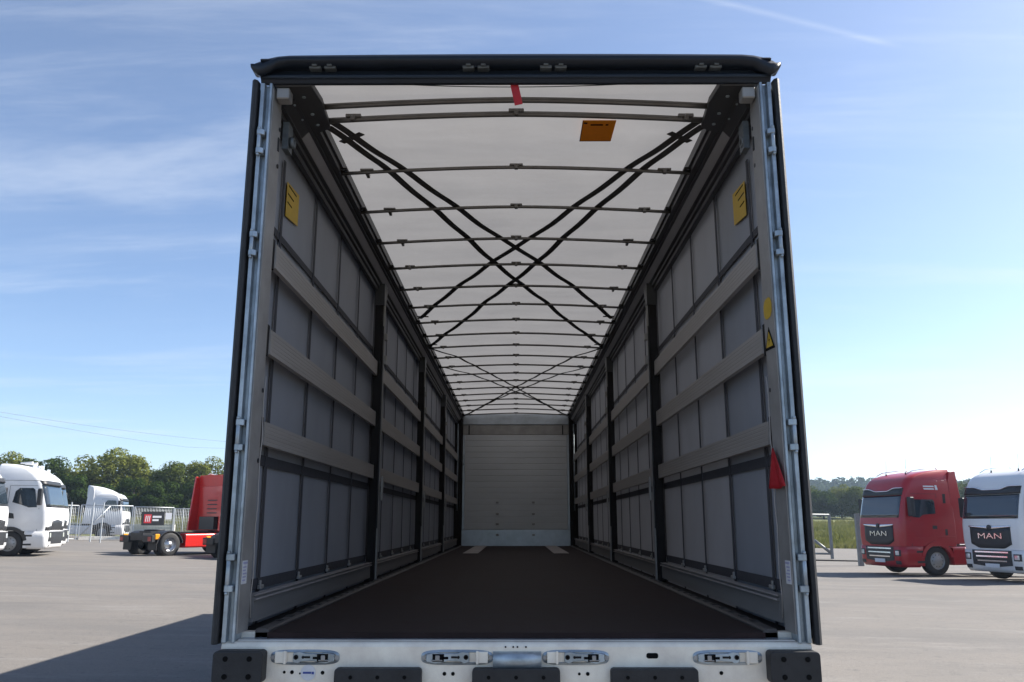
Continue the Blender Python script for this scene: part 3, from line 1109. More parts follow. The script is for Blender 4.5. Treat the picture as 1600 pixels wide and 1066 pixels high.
# front wall
zs = span(1.53, 3.455, 16)
for k in range(16):
    tp('front_board', MB().prism([(YF - 0.0, zs[k] + 0.0012), (YF - 0.0, zs[k + 1] - 0.0012), (YF - 0.0295, zs[k + 1] - 0.0012), (YF - 0.031, zs[k + 1] - 0.010),
                                  (YF - 0.031, zs[k] + 0.010), (YF - 0.0295, zs[k] + 0.0012)], 'x', -1.06, 1.06), M['front_board'])
b = MB()
b.box(-1.285, 1.285, YF + 0.001, YF + 0.04, 0.95, 3.925)
tp('front_wall_skin', b, M['front_board'])
b = MB()
b.box(-1.128, 1.128, YF - 0.045, YF - 0.004, FZ - 0.01, 1.522)
tp('kick_plate', b, M['kick'], bevel=0.006)
b = MB()
b.box(-1.108, 1.108, YF - 0.050, YF - 0.002, 3.672, 3.893)
tp('front_header', b, M['kick'], bevel=0.006)
b = MB()
b.box(-1.108, 1.108, YF - 0.030, YF - 0.002, 3.46, 3.670)
fh = tp('front_top_panel', b, M['post'], bevel=0.004)
b = MB()
for x in (-0.98, 0.98):
    b.box(x - 0.012, x + 0.012, YF - 0.036, YF - 0.0305, 3.462, 3.66)
tp('panel_ribs', b, M['dark'], fh)
for s in SIDES:
    b = MB()
    bx(b, s, 1.062, 1.108, YF - 0.055, YF - 0.002, 1.523, 3.458)
    tp('front_frame_strip', b, M['kick'], bevel=0.004)
    b = MB()
    b.prism([(s * 1.110, YF), (s * 1.110, YF - 0.08), (s * 1.135, YF - 0.10), (s * 1.215, YF - 0.10), (s * 1.215, YF - 0.13), (s * 1.290, YF - 0.13), (s * 1.290, YF)], 'z', FZ - 0.05, 3.80)
    tp('front_post', b, M['dark'])
    b = MB()
    b.tube([(s * 1.205, YF - 0.125, 1.9), (s * 1.205, YF - 0.125, 3.68)], 0.014, 10)
    tp('front_tensioner', b, M['galv'])
for x in (-0.381, 0.358):
    for z in (2.072, 1.84, 1.635, 1.418):
        tp('lashing_ring', MB().box(x - 0.03, x + 0.03, YF - (0.050 if z > 1.5 else 0.052), YF - 0.0312, z - 0.02, z + 0.02), M['post'], bevel=0.006)

# running gear under the floor (chassis, axles, wheels, underrun)
for s in SIDES:
    b = MB()
    b.prism([(s * 0.42, 0.62), (s * 0.58, 0.62), (s * 0.58, 0.64), (s * 0.51, 0.64), (s * 0.51, 1.12), (s * 0.58, 1.12), (s * 0.58, 1.14), (s * 0.42, 1.14), (s * 0.42, 1.12), (s * 0.49, 1.12), (s * 0.49, 0.64), (s * 0.42, 0.64)], 'y', YR + 0.3, 15.5)
    tp('chassis_beam', b, M['dark'])
    b = MB()
    bx(b, s, 0.55, 0.75, 13.4, 13.6, 0.15, 1.05)
    bx(b, s, 0.48, 0.82, 13.3, 13.7, 0.0, 0.04)
    bx(b, s, 0.60, 0.70, 13.45, 13.55, 0.03, 0.3)
    tp('landing_leg', b, M['dark'], bevel=0.01)
    b = MB()
    bx(b, s, 0.85, 1.2, YR + 0.12, YR + 0.2, 0.72, 0.86)
    tp('tail_lamp', b, M['tail'], bevel=0.01)
    b = MB()
    for z in (0.55, 0.85):
        bx(b, s, 1.19, 1.22, 9.7, 13.0, z, z + 0.12)
    for y in (9.9, 11.3, 12.7):
        bx(b, s, 1.14, 1.19, y, y + 0.06, 0.55, 1.06)
    tp('side_guard', b, M['galv'])
b = MB()
b.box(-1.15, 1.15, YR + 0.2, YR + 0.32, 0.48, 0.60)
for x in (-0.5, 0.5):
    b.box(x - 0.05, x + 0.05, YR + 0.3, YR + 0.4, 0.5, 1.05)
tp('underrun_bar', b, M['dark'], bevel=0.01)
for k in range(20):
    y = YR + 0.4 + k * 0.66
    tp('cross_member', MB().box(-1.15, 1.15, y, y + 0.06, 1.10, 1.168), M['dark'])
tyre_me = MB().lathe([(0.30, -0.17), (0.42, -0.185), (0.50, -0.16), (0.52, -0.10), (0.52, 0.10), (0.50, 0.16), (0.42, 0.185), (0.30, 0.17)], (0, 0, 0), 'x', 36, caps=False).mesh('tyre', M['tyre'])
rim_me = MB().lathe([(0.30, 0.16), (0.29, 0.10), (0.22, 0.05), (0.15, 0.09), (0.09, 0.12), (0.0, 0.12)], (0, 0, 0), 'x', 28, caps=False).mesh('rim', M['rimgrey'])
for y in (5.75, 7.06, 8.37):
    tp('axle', MB().tube([(-1.0, y, 0.52), (1.0, y, 0.52)], 0.07, 12), M['dark'])
    for s in SIDES:
        w = bpy.data.objects.new('wheel', tyre_me)
        C.objects.link(w)
        w.parent = tr
        w.location = Vector((s * 1.06, y, 0.52)) - T0
        w.rotation_euler = (0, 0, 0 if s > 0 else math.pi)
        put('rim', rim_me, w)
b = MB()
b.lathe([(0.045, 0), (0.045, 0.03), (0.10, 0.03), (0.10, 0.05)], (0, 15.7, 0.9), 'z', 16)
b.box(-0.6, 0.6, 14.9, 16.6, 0.95, 1.16)
tp('kingpin_plate', b, M['dark'])

# red fabric flag tied to the right rear post
b = MB()


def flag(u, v):
    z = 2.005 - 0.178 * v
    w = 0.008 + 0.128 * v
    y = YR + 0.045 + 0.03 * v + (u - 0.5) * 2 * w + 0.06 * (1 - v)
    x = 1.186 - 0.010 * math.sin(u * 9.4 + 0.6) * v - 0.004
    return (x, y, z - 0.008 * math.sin(u * math.pi))


b.grid(flag, 16, 8)
me = b.mesh('red_flag', M['red_tab'], fix=False)
fl = put('red_flag', me)
md = fl.modifiers.new('thickness', 'SOLIDIFY')
md.thickness = 0.003
tag(fl, 'small red fabric flag tied to the right rear post of the trailer', 'flag')


# ------------------------------------------------------------------ trucks
STY = {
    # z, x of the front, half width, corner radius, x of the back
    'lion': dict(rings=[(1.02, -0.02, 1.215, 0.20, -2.26), (1.35, 0.0, 1.235, 0.20, -2.28), (1.80, -0.01, 1.24, 0.20, -2.28), (1.98, -0.035, 1.235, 0.20, -2.28),
                        (2.45, -0.14, 1.225, 0.20, -2.28), (2.88, -0.25, 1.21, 0.21, -2.28), (3.05, -0.31, 1.205, 0.22, -2.28), (3.24, -0.40, 1.20, 0.24, -2.29),
                        (3.38, -0.50, 1.185, 0.27, -2.30), (3.50, -0.68, 1.165, 0.28, -2.31), (3.60, -1.00, 1.14, 0.26, -2.32), (3.68, -1.45, 1.11, 0.22, -2.33), (3.74, -1.95, 1.08, 0.16, -2.34)],
                 ws=(2.02, 2.80), band=(2.80, 2.98)),
    'tee': dict(rings=[(1.02, -0.04, 1.20, 0.24, -2.20), (1.35, 0.0, 1.22, 0.26, -2.22), (1.75, -0.02, 1.22, 0.26, -2.22), (1.95, -0.05, 1.21, 0.28, -2.22),
                       (2.45, -0.17, 1.20, 0.28, -2.22), (2.92, -0.30, 1.19, 0.28, -2.22), (3.08, -0.36, 1.17, 0.32, -2.21), (3.30, -0.50, 1.13, 0.38, -2.20),
                       (3.52, -0.74, 1.07, 0.42, -2.18), (3.66, -1.10, 1.01, 0.40, -2.16), (3.74, -1.55, 0.96, 0.32, -2.14), (3.76, -1.9, 0.90, 0.12, -2.1)],
                ws=(1.98, 2.90), band=(2.90, 3.02)),
    'low': dict(rings=[(1.02, -0.04, 1.20, 0.24, -2.20), (1.35, 0.0, 1.22, 0.26, -2.22), (1.75, -0.02, 1.22, 0.26, -2.22), (1.95, -0.05, 1.21, 0.28, -2.22),
                       (2.45, -0.17, 1.20, 0.28, -2.22), (2.75, -0.26, 1.19, 0.28, -2.22), (2.95, -0.34, 1.17, 0.32, -2.21), (3.15, -0.50, 1.12, 0.38, -2.20),
                       (3.28, -0.80, 1.06, 0.40, -2.18), (3.33, -1.2, 0.98, 0.36, -2.16)],
                ws=(1.98, 2.74), band=(2.74, 2.86)),
}


def interp(rings, z):
    if z <= rings[0][0]:
        return rings[0][1:]
    for a, c in zip(rings[:-1], rings[1:]):
        if z <= c[0]:
            t = (z - a[0]) / (c[0] - a[0])
            return tuple(a[i] + (c[i] - a[i]) * t for i in range(1, 5))
    return rings[-1][1:]


def ring_pts(xf, hw, r, xr, n=7, rr=0.06):
    p = []
    for sx, sy, a0, q in ((1, 1, 0, r), (-1, 1, 90, rr), (-1, -1, 180, rr), (1, -1, 270, r)):
        cx = xf - q if sx > 0 else xr + q
        cy = sy * (hw - q)
        order = range(n + 1)
        for k in order:
            t = R(a0 + 90 * k / n)
            p.append((cx + q * math.cos(t), cy + q * math.sin(t)))
    return p


def build_truck(name, label, loc, rz, style, paint, group=None, axle2=5.2, rear_end=6.05, brand=True, skirt=True, deflector=True):
    S = STY[style]
    rg = S['rings']
    root = thing(name, label, 'truck', loc, rz, group)

    def tpart(nm, mb, m, parent=None, bevel=0.0, seg=1, fix=True):
        return put(nm, mb.mesh(nm, M[m] if isinstance(m, str) else m, bevel, seg, fix), parent or root)

    def fx(y, z, off):
        xf, hw, r, xr = interp(rg, z)
        a = abs(y) - (hw - r)
        d = 0.0
        if a > 0:
            d = r - math.sqrt(max(0.0, r * r - min(a, r) ** 2))
        return xf - d - 0.03 * (y / hw) ** 2 * 0 + off

    def fpatch(b, y0, y1, zb, zt, off=0.012, ny=16, nz=5, th=0.0):
        zb_ = zb if callable(zb) else (lambda y: zb)
        zt_ = zt if callable(zt) else (lambda y: zt)

        def fn(u, v):
            y = y0 + (y1 - y0) * u
            z = zb_(y) + (zt_(y) - zb_(y)) * v
            return (fx(y, z, off), y, z)
        b.grid(fn, ny, nz)
        if th:
            def fn2(u, v):
                p = fn(u, v)
                return (p[0] - th, p[1], p[2])
            o = len(b.v)
            # rim quads between the two sheets
            b.grid(fn2, ny, nz)
            w = ny + 1
            a0 = o - w * (nz + 1)
            per = [i for i in range(w)] + [j * w + ny for j in range(1, nz + 1)] + [nz * w + i for i in range(ny - 1, -1, -1)] + [j * w for j in range(nz - 1, 0, -1)]
            for i in range(len(per)):
                p_, q_ = per[i], per[(i + 1) % len(per)]
                b.f.append((a0 + p_, a0 + q_, o + q_, o + p_))
                b.s.append(False)
        return b

    # ---- cab shell
    b = MB()
    rings = [ring_pts(*q[1:]) for q in rg]
    n = len(rings[0])
    vs = [(x, y, q[0]) for q, rp in zip(rg, rings) for x, y in rp]
    fs = [(k * n + i, k * n + (i + 1) % n, (k + 1) * n + (i + 1) % n, (k + 1) * n + i) for k in range(len(rg) - 1) for i in range(n)]
    b.add(vs, fs, True)
    top = len(rg) - 1
    b.add([vs[top * n + i] for i in range(n)], [tuple(range(n))], True)
    b.add([vs[i] for i in range(n)], [tuple(reversed(range(n)))], False)
    cab = tpart('cab', b, paint)
    # ---- windscreen, visor, wipers
    w0, w1 = S['ws']
    we = 1.10 if style == 'lion' else 1.15
    b = fpatch(MB(), -we, we, w0, w1, 0.012, 26, 6, th=0.02)
    ws = tpart('windscreen', b, 'glass', cab)
    b0, b1 = S['band']
    b = MB()
    if style == 'lion':
        fpatch(b, -1.12, 1.12, b0 + 0.012, lambda y: b1 + 0.02 + 0.10 * min(1.0, max(0, (abs(y) - 0.35) / 0.35)) - 0.04, 0.035, 22, 3, th=0.03)
    else:
        fpatch(b, -1.14, 1.14, b0 + 0.004, b1 + 0.06, 0.05, 26, 3, th=0.04)
    vis = tpart('sun_visor', b, 'plastic', cab)
    if style == 'lion':
        b = MB()
        pts = [(fx(y, b1 + 0.02, 0.04), y, b1 - 0.01 + 0.10 * min(1.0, max(0, (abs(y) - 0.35) / 0.35))) for y in span(-1.12, 1.12, 30)]
        b.tube(pts, 0.016, 6)
        tpart('visor_trim', b, 'chrome' if brand else 'paint_white', vis)
    b = MB()
    for ya, yb in ((-0.95, -0.1), (0.0, 0.85)):
        b.tube([(fx(ya, w0 + 0.02, 0.02), ya, w0 + 0.02), (fx(yb, w0 + 0.09, 0.03), yb, w0 + 0.09)], 0.012, 6)
    tpart('wipers', b, 'plastic', cab)
    # ---- bumper (separate lower loft)
    b = MB()
    br = [(0.30, -0.06, 1.17, 0.22, -0.72), (0.42, 0.02, 1.22, 0.24, -0.80), (0.75, 0.035, 1.235, 0.24, -0.82), (1.012, 0.02, 1.235, 0.22, -0.84)]
    rings2 = [ring_pts(*q[1:]) for q in br]
    vs = [(x, y, q[0]) for q, rp in zip(br, rings2) for x, y in rp]
    fs = [(k * n + i, k * n + (i + 1) % n, (k + 1) * n + (i + 1) % n, (k + 1) * n + i) for k in range(len(br) - 1) for i in range(n)]
    fs += [tuple(reversed(range(n))), tuple(3 * n + i for i in range(n))]
    b.add(vs, fs, True)
    bum = tpart('bumper', b, paint)

    def bfx(y, z, off):
        xf, hw, r, xr = interp(br, z)
        a = abs(y) - (hw - r)
        d = r - math.sqrt(max(0.0, r * r - min(max(a, 0), r) ** 2)) if a > 0 else 0
        return xf - d + off

    def bpatch(b, y0, y1, zb, zt, off=0.01, ny=10, nz=3, th=0.012):
        zb_ = zb if callable(zb) else (lambda y: zb)
        zt_ = zt if callable(zt) else (lambda y: zt)
        for sg in (0,):
            def fn(u, v):
                y = y0 + (y1 - y0) * u
                z = zb_(y) + (zt_(y) - zb_(y)) * v
                return (bfx(y, z, off), y, z)
            b.grid(fn, ny, nz)
        return b
    if style == 'lion':
        # upper grille with the wing line and lettering
        b = fpatch(MB(), -0.80, 0.80, lambda y: 1.06 + 0.14 * max(0, abs(y) - 0.5) / 0.3, lambda y: 1.74 - 0.05 * (1 - abs(y) / 0.8), 0.02, 18, 5, th=0.03)
        gr = tpart('grille', b, 'plastic', cab)
        b = fpatch(MB(), -0.84, 0.84, lambda y: 1.755 - 0.075 * (1 - abs(y) / 0.84) ** 0.7, lambda y: 1.79 - 0.02 * (1 - abs(y) / 0.84), 0.03, 24, 2, th=0.03)
        tpart('grille_wing', b, 'chrome', gr)
        b = MB()
        b.lathe([(0.085, 0.0), (0.085, 0.02), (0.06, 0.026), (0.0, 0.026)], (fx(0, 1.74, 0.03), 0, 1.735), 'x', 20)
        tpart('badge', b, 'plastic', gr)
        me = text_mesh('MAN', 0.30, M['chrome'], 0.006)
        o = put('lettering', me, gr, (fx(0, 1.42, 0.036), 0, 1.45), (R(90), 0, R(90)), (1.5, 0.85, 1))
        b = MB()
        for k, z in enumerate((0.94, 0.80, 0.66)):
            hw_ = 0.66 - 0.04 * k
            bpatch(b, -hw_, hw_, z - 0.022, z + 0.022, 0.03, 14, 1)
        lg0 = MB()
        bpatch(lg0, -0.78, 0.78, lambda y: 0.45 + 0.1 * abs(y), 1.0, 0.016, 16, 4)
        lg = tpart('lower_grille', lg0, 'plastic', bum, fix=False)
        tpart('grille_bars', b, 'chrome', bum, fix=False)
        b = MB()
        bx0 = bfx(0, 0.5, 0.03)
        b.box(bx0 - 0.01, bx0 + 0.012, -0.28, 0.28, 0.44, 0.57)
        tpart('number_plate', b, 'white_label', bum, bevel=0.004)
        for s in SIDES:
            b = MB()
            ya, yb = sorted((s * 0.84, s * 1.12))
            bpatch(b, ya, yb, 0.68, 0.90, 0.014, 8, 3)
            hl = tpart('headlight_housing', b, 'plastic', bum, fix=False)
            b = MB()
            ya, yb = sorted((s * 0.88, s * 1.06))
            bpatch(b, ya, yb, 0.72, 0.86, 0.022, 6, 2)
            tpart('headlight', b, 'lamp', bum, fix=False)
            b = MB()
            ya, yb = sorted((s * 0.84, s * 1.10))
            bpatch(b, ya, yb, 0.40, 0.52, 0.014, 8, 2)
            tpart('fog_lamp', b, 'plastic', bum, fix=False)
            # marker lamps and rails on the roof
            b = MB()
            b.tube([(-0.75, s * 0.85, 3.58), (-1.0, s * 0.84, 3.70), (-2.0, s * 0.80, 3.84), (-2.1, s * 0.80, 3.74)], 0.018, 6)
            tpart('roof_rail', b, 'chrome', cab)
            b = MB()
            b.tube([(-0.95, s * 0.55, 3.60), (-1.0, s * 0.55, 4.15)], 0.006, 5)
            b.lathe([(0.03, -0.02), (0.02, 0.07)], (-0.95, s * 0.55, 3.60), 'z', 8)
            tpart('antenna', b, 'plastic', cab)
    else:
        # black lamp towers wrapping the corners and a dark lower grille
        b = fpatch(MB(), -0.70, 0.70, 1.05, lambda y: 1.48 - 0.1 * abs(y), 0.018, 14, 4, th=0.03)
        gr = tpart('grille', b, 'plastic', cab)
        b = MB()
        bpatch(b, -0.72, 0.72, 0.50, 1.0, 0.016, 14, 4)
        tpart('lower_grille', b, 'plastic', bum, fix=False)
        for s in SIDES:
            b = MB()
            ya, yb = sorted((s * 0.70, s * 1.14))
            fpatch(b, ya, yb, 1.04, lambda y: 1.30 - 0.1 * abs(y), 0.018, 10, 3, th=0.03)
            tpart('lamp_tower', b, 'plastic', cab)
            b = MB()
            ya, yb = sorted((s * 0.74, s * 1.06))
            bpatch(b, ya, yb, 0.60, 1.0, 0.014, 8, 4)
            tpart('headlight_housing', b, 'plastic', bum, fix=False)
            b = MB()
            ya, yb = sorted((s * 0.82, s * 1.0))
            bpatch(b, ya, yb, 0.76, 0.94, 0.022, 6, 2)
            tpart('headlight', b, 'lamp', bum, fix=False)
            b = MB()
            ya, yb = sorted((s * 0.9, s * 0.98))
            bpatch(b, ya, yb, 0.40, 0.47, 0.014, 4, 2)
            tpart('fog_lamp', b, 'plastic', bum, fix=False)
            if style == 'tee':
                b = MB()
                b.lathe([(0.04, 0), (0.07, 0.45), (0.075, 0.47)], (-1.6, s * 0.3, 3.83), 'x', 10)
                tpart('air_horn', b, 'paint_white', cab)
                b = MB()
                b.box(-1.0, -0.95, min(s * 0.3, s * 0.7), max(s * 0.3, s * 0.7), 3.58, 3.78)
                tpart('roof_lamp', b, 'lamp', cab, bevel=0.02)
    # ---- sides: windows, doors, handles, mirrors, steps, arches
    for s in SIDES:
        def sp(b, pts, off, th=0.012):
            """polygon on the cab side following its half width"""
            n_ = len(pts)
            vo = []
            for x, z in pts:
                hw = interp(rg, z)[1]
                vo.append((x, s * (hw + off), z))
            vi = [(p[0], p[1] - s * (th + off), p[2]) for p in vo]
            fs_ = [tuple(range(n_)), tuple(reversed(range(n_, 2 * n_)))]
            fs_ += [(i, (i + 1) % n_, n_ + (i + 1) % n_, n_ + i) for i in range(n_)]
            return b.add(vo + vi, fs_)

        if style == 'lion':
            win = [(-0.52, 2.04), (-0.62, 2.66), (-1.42, 2.66), (-1.48, 2.58), (-1.48, 2.16), (-0.95, 2.12), (-0.80, 2.02)]
        else:
            win = [(-0.50, 1.98), (-0.64, 2.70), (-0.72, 2.76), (-1.22, 2.76), (-1.36, 2.62), (-1.44, 2.18), (-1.10, 2.08), (-0.80, 1.97)]
        wi = tpart('side_window', sp(MB(), win, 0.010), 'glass', cab)
        # door gaps
        b = MB()
        for pts in ([(-0.40, 1.04), (-0.41, 1.95), (-0.425, 1.95), (-0.415, 1.04)], [(-1.60, 1.30), (-1.58, 2.85), (-1.595, 2.85), (-1.615, 1.30)],
                    [(-0.55, 2.85), (-0.55, 2.862), (-1.59, 2.862), (-1.59, 2.85)]):
            sp(b, pts, 0.003, 0.004)
        if style == 'lion':
            sp(b, [(-1.80, 1.40), (-1.86, 2.86), (-1.98, 2.86), (-1.90, 1.40)], 0.006, 0.008)
        else:
            sp(b, [(-0.35, 3.06), (-0.35, 3.075), (-2.19, 3.075), (-2.19, 3.06)], 0.004, 0.006)
        tpart('door_gaps', b, 'plastic', cab)
        b = MB()
        if style == 'lion':
            sp(b, [(-1.30, 1.62), (-1.30, 1.74), (-1.48, 1.74), (-1.48, 1.62)], 0.014)
        else:
            sp(b, [(-1.30, 1.52), (-1.34, 1.72), (-1.50, 1.76), (-1.58, 1.54)], 0.010)
        tpart('door_handle', b, 'plastic', cab)
        if style == 'lion':
            b = MB()
            sp(b, [(-0.46, 1.30), (-0.46, 1.335), (-2.2, 1.36), (-2.2, 1.325)], 0.012, 0.014)
            tpart('side_moulding', b, paint, cab, bevel=0.004)
            b = MB()
            for k in range(2):
                x_, z_ = -1.10, 3.10 - k * 0.09
                sp(b, [(x_ - 0.03 * k, z_), (x_, z_ + 0.05), (x_ - 0.42, z_ + 0.05), (x_ - 0.46, z_)], 0.010 - 0.012 * k * 0, 0.012)
            sp(b, [(-1.60, 3.00), (-1.58, 3.17), (-1.66, 3.17), (-1.70, 3.00)], 0.010, 0.012)
            tpart('side_emblem', b, 'sign_white', cab)
        # mirrors on arms
        b = MB()
        hwm = interp(rg, 2.4)[1]
        b.prism(rrect(s * (hwm + 0.16) - 0.11, s * (hwm + 0.16) + 0.11, 2.06, 2.74, 0.05), 'x', -0.46, -0.30)
        mi = tpart('mirror', b, paint if style != 'lion' and False else 'plastic', cab, bevel=0.02)
        b = MB()
        for z_ in (2.70, 2.10):
            b.tube([(-0.40, s * (hwm - 0.02), z_ + 0.03), (-0.38, s * (hwm + 0.16), z_)], 0.022, 6)
        tpart('mirror_arm', b, 'plastic', mi)
        if style == 'tee':
            b = MB()
            b.prism(rrect(s * (hwm + 0.17) - 0.09, s * (hwm + 0.17) + 0.09, 2.50, 2.70, 0.04), 'x', -0.52, -0.47)
            tpart('mirror_cap', b, 'paint_white', mi)
        # front-wheel arch: dark liner ring, fender
        b = MB()
        prof = []
        for k in range(15):
            t = R(12 + 156 * k / 14)
            prof.append((-1.40 + 0.68 * math.cos(t), 0.52 + 0.68 * math.sin(t)))
        for k in range(14, -1, -1):
            t = R(12 + 156 * k / 14)
            prof.append((-1.40 + 0.56 * math.cos(t), 0.52 + 0.53 * math.sin(t)))
        a, c = sorted((s * 0.86, s * 1.252))
        b2 = MB()
        b2.prism([(x, z) for x, z in prof], 'y', a, c)
        tpart('wheel_arch', b2, 'plastic' if style != 'lion' else paint, root)
        # steps behind the bumper
        b = MB()
        a, c = sorted((s * 0.95, s * 1.225))
        b.box(-0.86, -0.72, a, c, 0.34, 1.03)
        tpart('entry_step', b, paint, root, bevel=0.015)
        a, c = sorted((s * 1.20, s * 1.236))
        for z_ in (0.45, 0.80):
            tpart('step_tread', MB().box(-0.855, -0.55, a, c, z_, z_ + 0.07), 'plastic', root)
        if deflector:
            b = MB()
            zt = {'lion': 3.66, 'tee': 3.55, 'low': 3.70}[style]
            pts = [(-2.16, 1.1), (-2.16, zt - 0.3), (-2.24, zt), (-2.50, zt + (0.10 if style == 'low' else 0.02)), (-2.78, 1.1)]
            a, c = sorted((s * 1.12, s * {'lion': 1.225, 'tee': 1.19, 'low': 1.20}[style]))
            b.prism(pts, 'y', a, c)
            tpart('side_deflector', b, paint, root, bevel=0.012)
    if style == 'low':
        b = MB()
        secs = []
        for x, zt, hw in ((-0.95, 3.34, 0.80), (-1.4, 3.55, 0.98), (-2.0, 3.74, 1.12), (-2.62, 3.84, 1.18)):
            secs.append([(x, -hw, 3.0), (x, -hw, zt - 0.22), (x, -hw + 0.20, zt), (x, hw - 0.20, zt), (x, hw, zt - 0.22), (x, hw, 3.0)])
        vs = [p for q in secs for p in q]
        fs = [(k * 6 + i, k * 6 + i + 1, (k + 1) * 6 + i + 1, (k + 1) * 6 + i) for k in range(3) for i in range(5)]
        fs += [(5, 4, 3, 2, 1, 0), tuple(18 + i for i in range(6))]
        b.add(vs, fs, True)
        tpart('roof_spoiler', b, paint, root, bevel=0.0)
    # ---- cab back wall details and chassis
    b = MB()
    b.box(-2.31, -2.275, -1.05, 1.05, 1.15, 3.2)
    bw = tpart('cab_back', b, paint, root, bevel=0.02)
    b = MB()
    for z_ in (1.9, 2.1, 2.3, 2.5):
        b.box(-2.325, -2.305, -0.35, 0.35, z_, z_ + 0.05)
    b.box(-2.40, -2.31, -0.95, -0.80, 1.2, 2.6)
    b.box(-2.55, -2.31, -0.5, 0.6, 1.15, 1.75)
    tpart('back_fittings', b, 'plastic', root)
    for s in SIDES:
        b = MB()
        a, c = sorted((s * 0.36, s * 0.44))
        b.box(-rear_end, -0.6, a, c, 0.72, 1.02)
        tpart('frame_rail', b, 'plastic', root)
        # mudguard over the drive wheels
        b = MB()
        prof = []
        for k in range(13):
            t = R(5 + 170 * k / 12)
            prof.append((-axle2 + 0.66 * math.cos(t), 0.52 + 0.60 * math.sin(t)))
        for k in range(12, -1, -1):
            t = R(5 + 170 * k / 12)
            prof.append((-axle2 + 0.62 * math.cos(t), 0.52 + 0.565 * math.sin(t)))
        a, c = sorted((s * 0.62, s * 1.24))
        b.prism(prof, 'y', a, c)
        tpart('mudguard', b, 'plastic', root)
        b = MB()
        b.box(-axle2 - 0.67, -axle2 - 0.645, a, c, 0.28, 0.62)
        tpart('mud_flap', b, 'plastic', root)
        # side skirt / tank
        b = MB()
        a, c = sorted((s * 0.70, s * 1.225))
        b.prism(rrect(a, c, 0.36, 0.98, 0.08), 'x', -axle2 + 0.78, -2.06)
        tpart('side_skirt' if skirt else 'fuel_tank', b, paint if skirt else 'rim', root, bevel=0.01)
        # tail: lamp cluster block
        b = MB()
        a, c = sorted((s * 0.50, s * 1.20))
        b.box(-rear_end - 0.05, -rear_end + 0.12, a, c, 0.62, 0.92)
        tl = tpart('lamp_bar', b, 'plastic', root, bevel=0.02)
        b = MB()
        a, c = sorted((s * 0.92, s * 1.16))
        b.box(-rear_end - 0.065, -rear_end - 0.048, a, c, 0.68, 0.86)
        tpart('tail_lamp', b, 'tail', tl, bevel=0.005)
        b = MB()
        b.box(-rear_end + 0.10, -rear_end + 0.34, min(s * 1.14, s * 1.225), max(s * 1.14, s * 1.225), 0.74, 0.98)
        tpart('marker_lamp', b, 'amber', tl, bevel=0.03)
        # wheels
        for ax, dual in ((1.40, False), (axle2, True)):
            wy = s * (1.04 if not dual else 0.95)
            wd = 0.155 if not dual else 0.30
            b = MB()
            b.lathe([(0.30, -wd), (0.43, -wd - 0.01), (0.505, -wd + 0.03), (0.52, -wd + 0.07), (0.52, wd - 0.07), (0.505, wd - 0.03), (0.43, wd + 0.01), (0.30, wd)], (0, 0, 0), 'y', 36, caps=False)
            w = tpart('wheel', b, 'tyre', root)
            w.location = (-ax, wy, 0.52)
            b = MB()
            o_ = wd
            if not dual:
                prof = [(0.305, o_ - 0.01), (0.29, o_ - 0.05), (0.24, o_ - 0.03), (0.17, o_ + 0.01), (0.10, o_ + 0.03), (0.0, o_ + 0.035)]
            else:
                prof = [(0.305, o_ - 0.005), (0.285, o_ - 0.06), (0.27, o_ - 0.16), (0.17, o_ - 0.15), (0.14, o_ - 0.02), (0.0, o_ - 0.01)]
            b.lathe([(r_, a_ * s) for r_, a_ in prof], (0, 0, 0), 'y', 30, caps=False)
            rim = tpart('rim', b, 'rim' if dual else 'rimgrey', w)
            b = MB()
            for k in range(10):
                t = 2 * math.pi * k / 10
                b.lathe([(0.018, 0), (0.018, 0.02), (0.0, 0.021)], (0.205 * math.cos(t), s * (o_ - (0.02 if not dual else 0.155)) if s > 0 else s * (o_ - (0.02 if not dual else 0.155)) - 0.02, 0.205 * math.sin(t)), 'y', 6)
            tpart('wheel_nuts', b, 'plastic', w)
    b = MB()
    b.box(-axle2 - 0.45, -axle2 + 0.45, -0.44, 0.44, 1.02, 1.10)
    b.lathe([(0.42, 0), (0.45, 0.05), (0.40, 0.07), (0.0, 0.075)], (-axle2, 0, 1.10), 'z', 20)
    tpart('fifth_wheel', b, 'plastic', root)
    b = MB()
    b.box(-rear_end - 0.01, -rear_end + 0.06, -0.46, 0.46, 0.70, 1.03)
    b.box(-2.9, -2.5, -0.60, 0.60, 1.0, 1.10)
    b.box(-axle2 + 0.9, -2.9, -0.55, 0.55, 1.02, 1.06)
    tpart('frame_end', b, 'plastic', root, bevel=0.01)
    return root


def stand(x, y):
    return (x, y, zg(x, y))


GW = 'white trucks parked side by side at the yard edge'


def ground_hit(pxx, s):
    """x, y of a pixel column at camera depth s"""
    u = (pxx - 806) / FPX
    return u * s, s * 1.03


# white trucks on the left, noses towards the sunny side
ax, ay = -19.55, 35.9
HA = R(13)
wt = build_truck('white_truck', 'white high-roof truck with dark wheel arch between two other white trucks', stand(ax, ay), HA, 'tee', M['paint_white'], GW, brand=False)
hd_ = Vector((math.cos(HA), math.sin(HA)))
lf_ = Vector((-hd_.y, hd_.x))
for (fwd, lat, lab) in ((-1.15, -3.3, 'white truck standing at the open end of the white row, mostly out of view'),
                        (-0.74, 3.4, 'white truck hidden behind the middle white truck, only its windscreen edge showing')):
    c = copy_tree(wt)
    x = ax + hd_.x * fwd + lf_.x * lat
    y = ay + hd_.y * fwd + lf_.y * lat
    c.location = stand(x, y)
    c['label'] = lab
build_truck('white_truck', 'white truck with sloping roof spoiler standing behind the mesh gate', stand(-28.6, 62.0), R(14), 'low', M['paint_white'], brand=False)

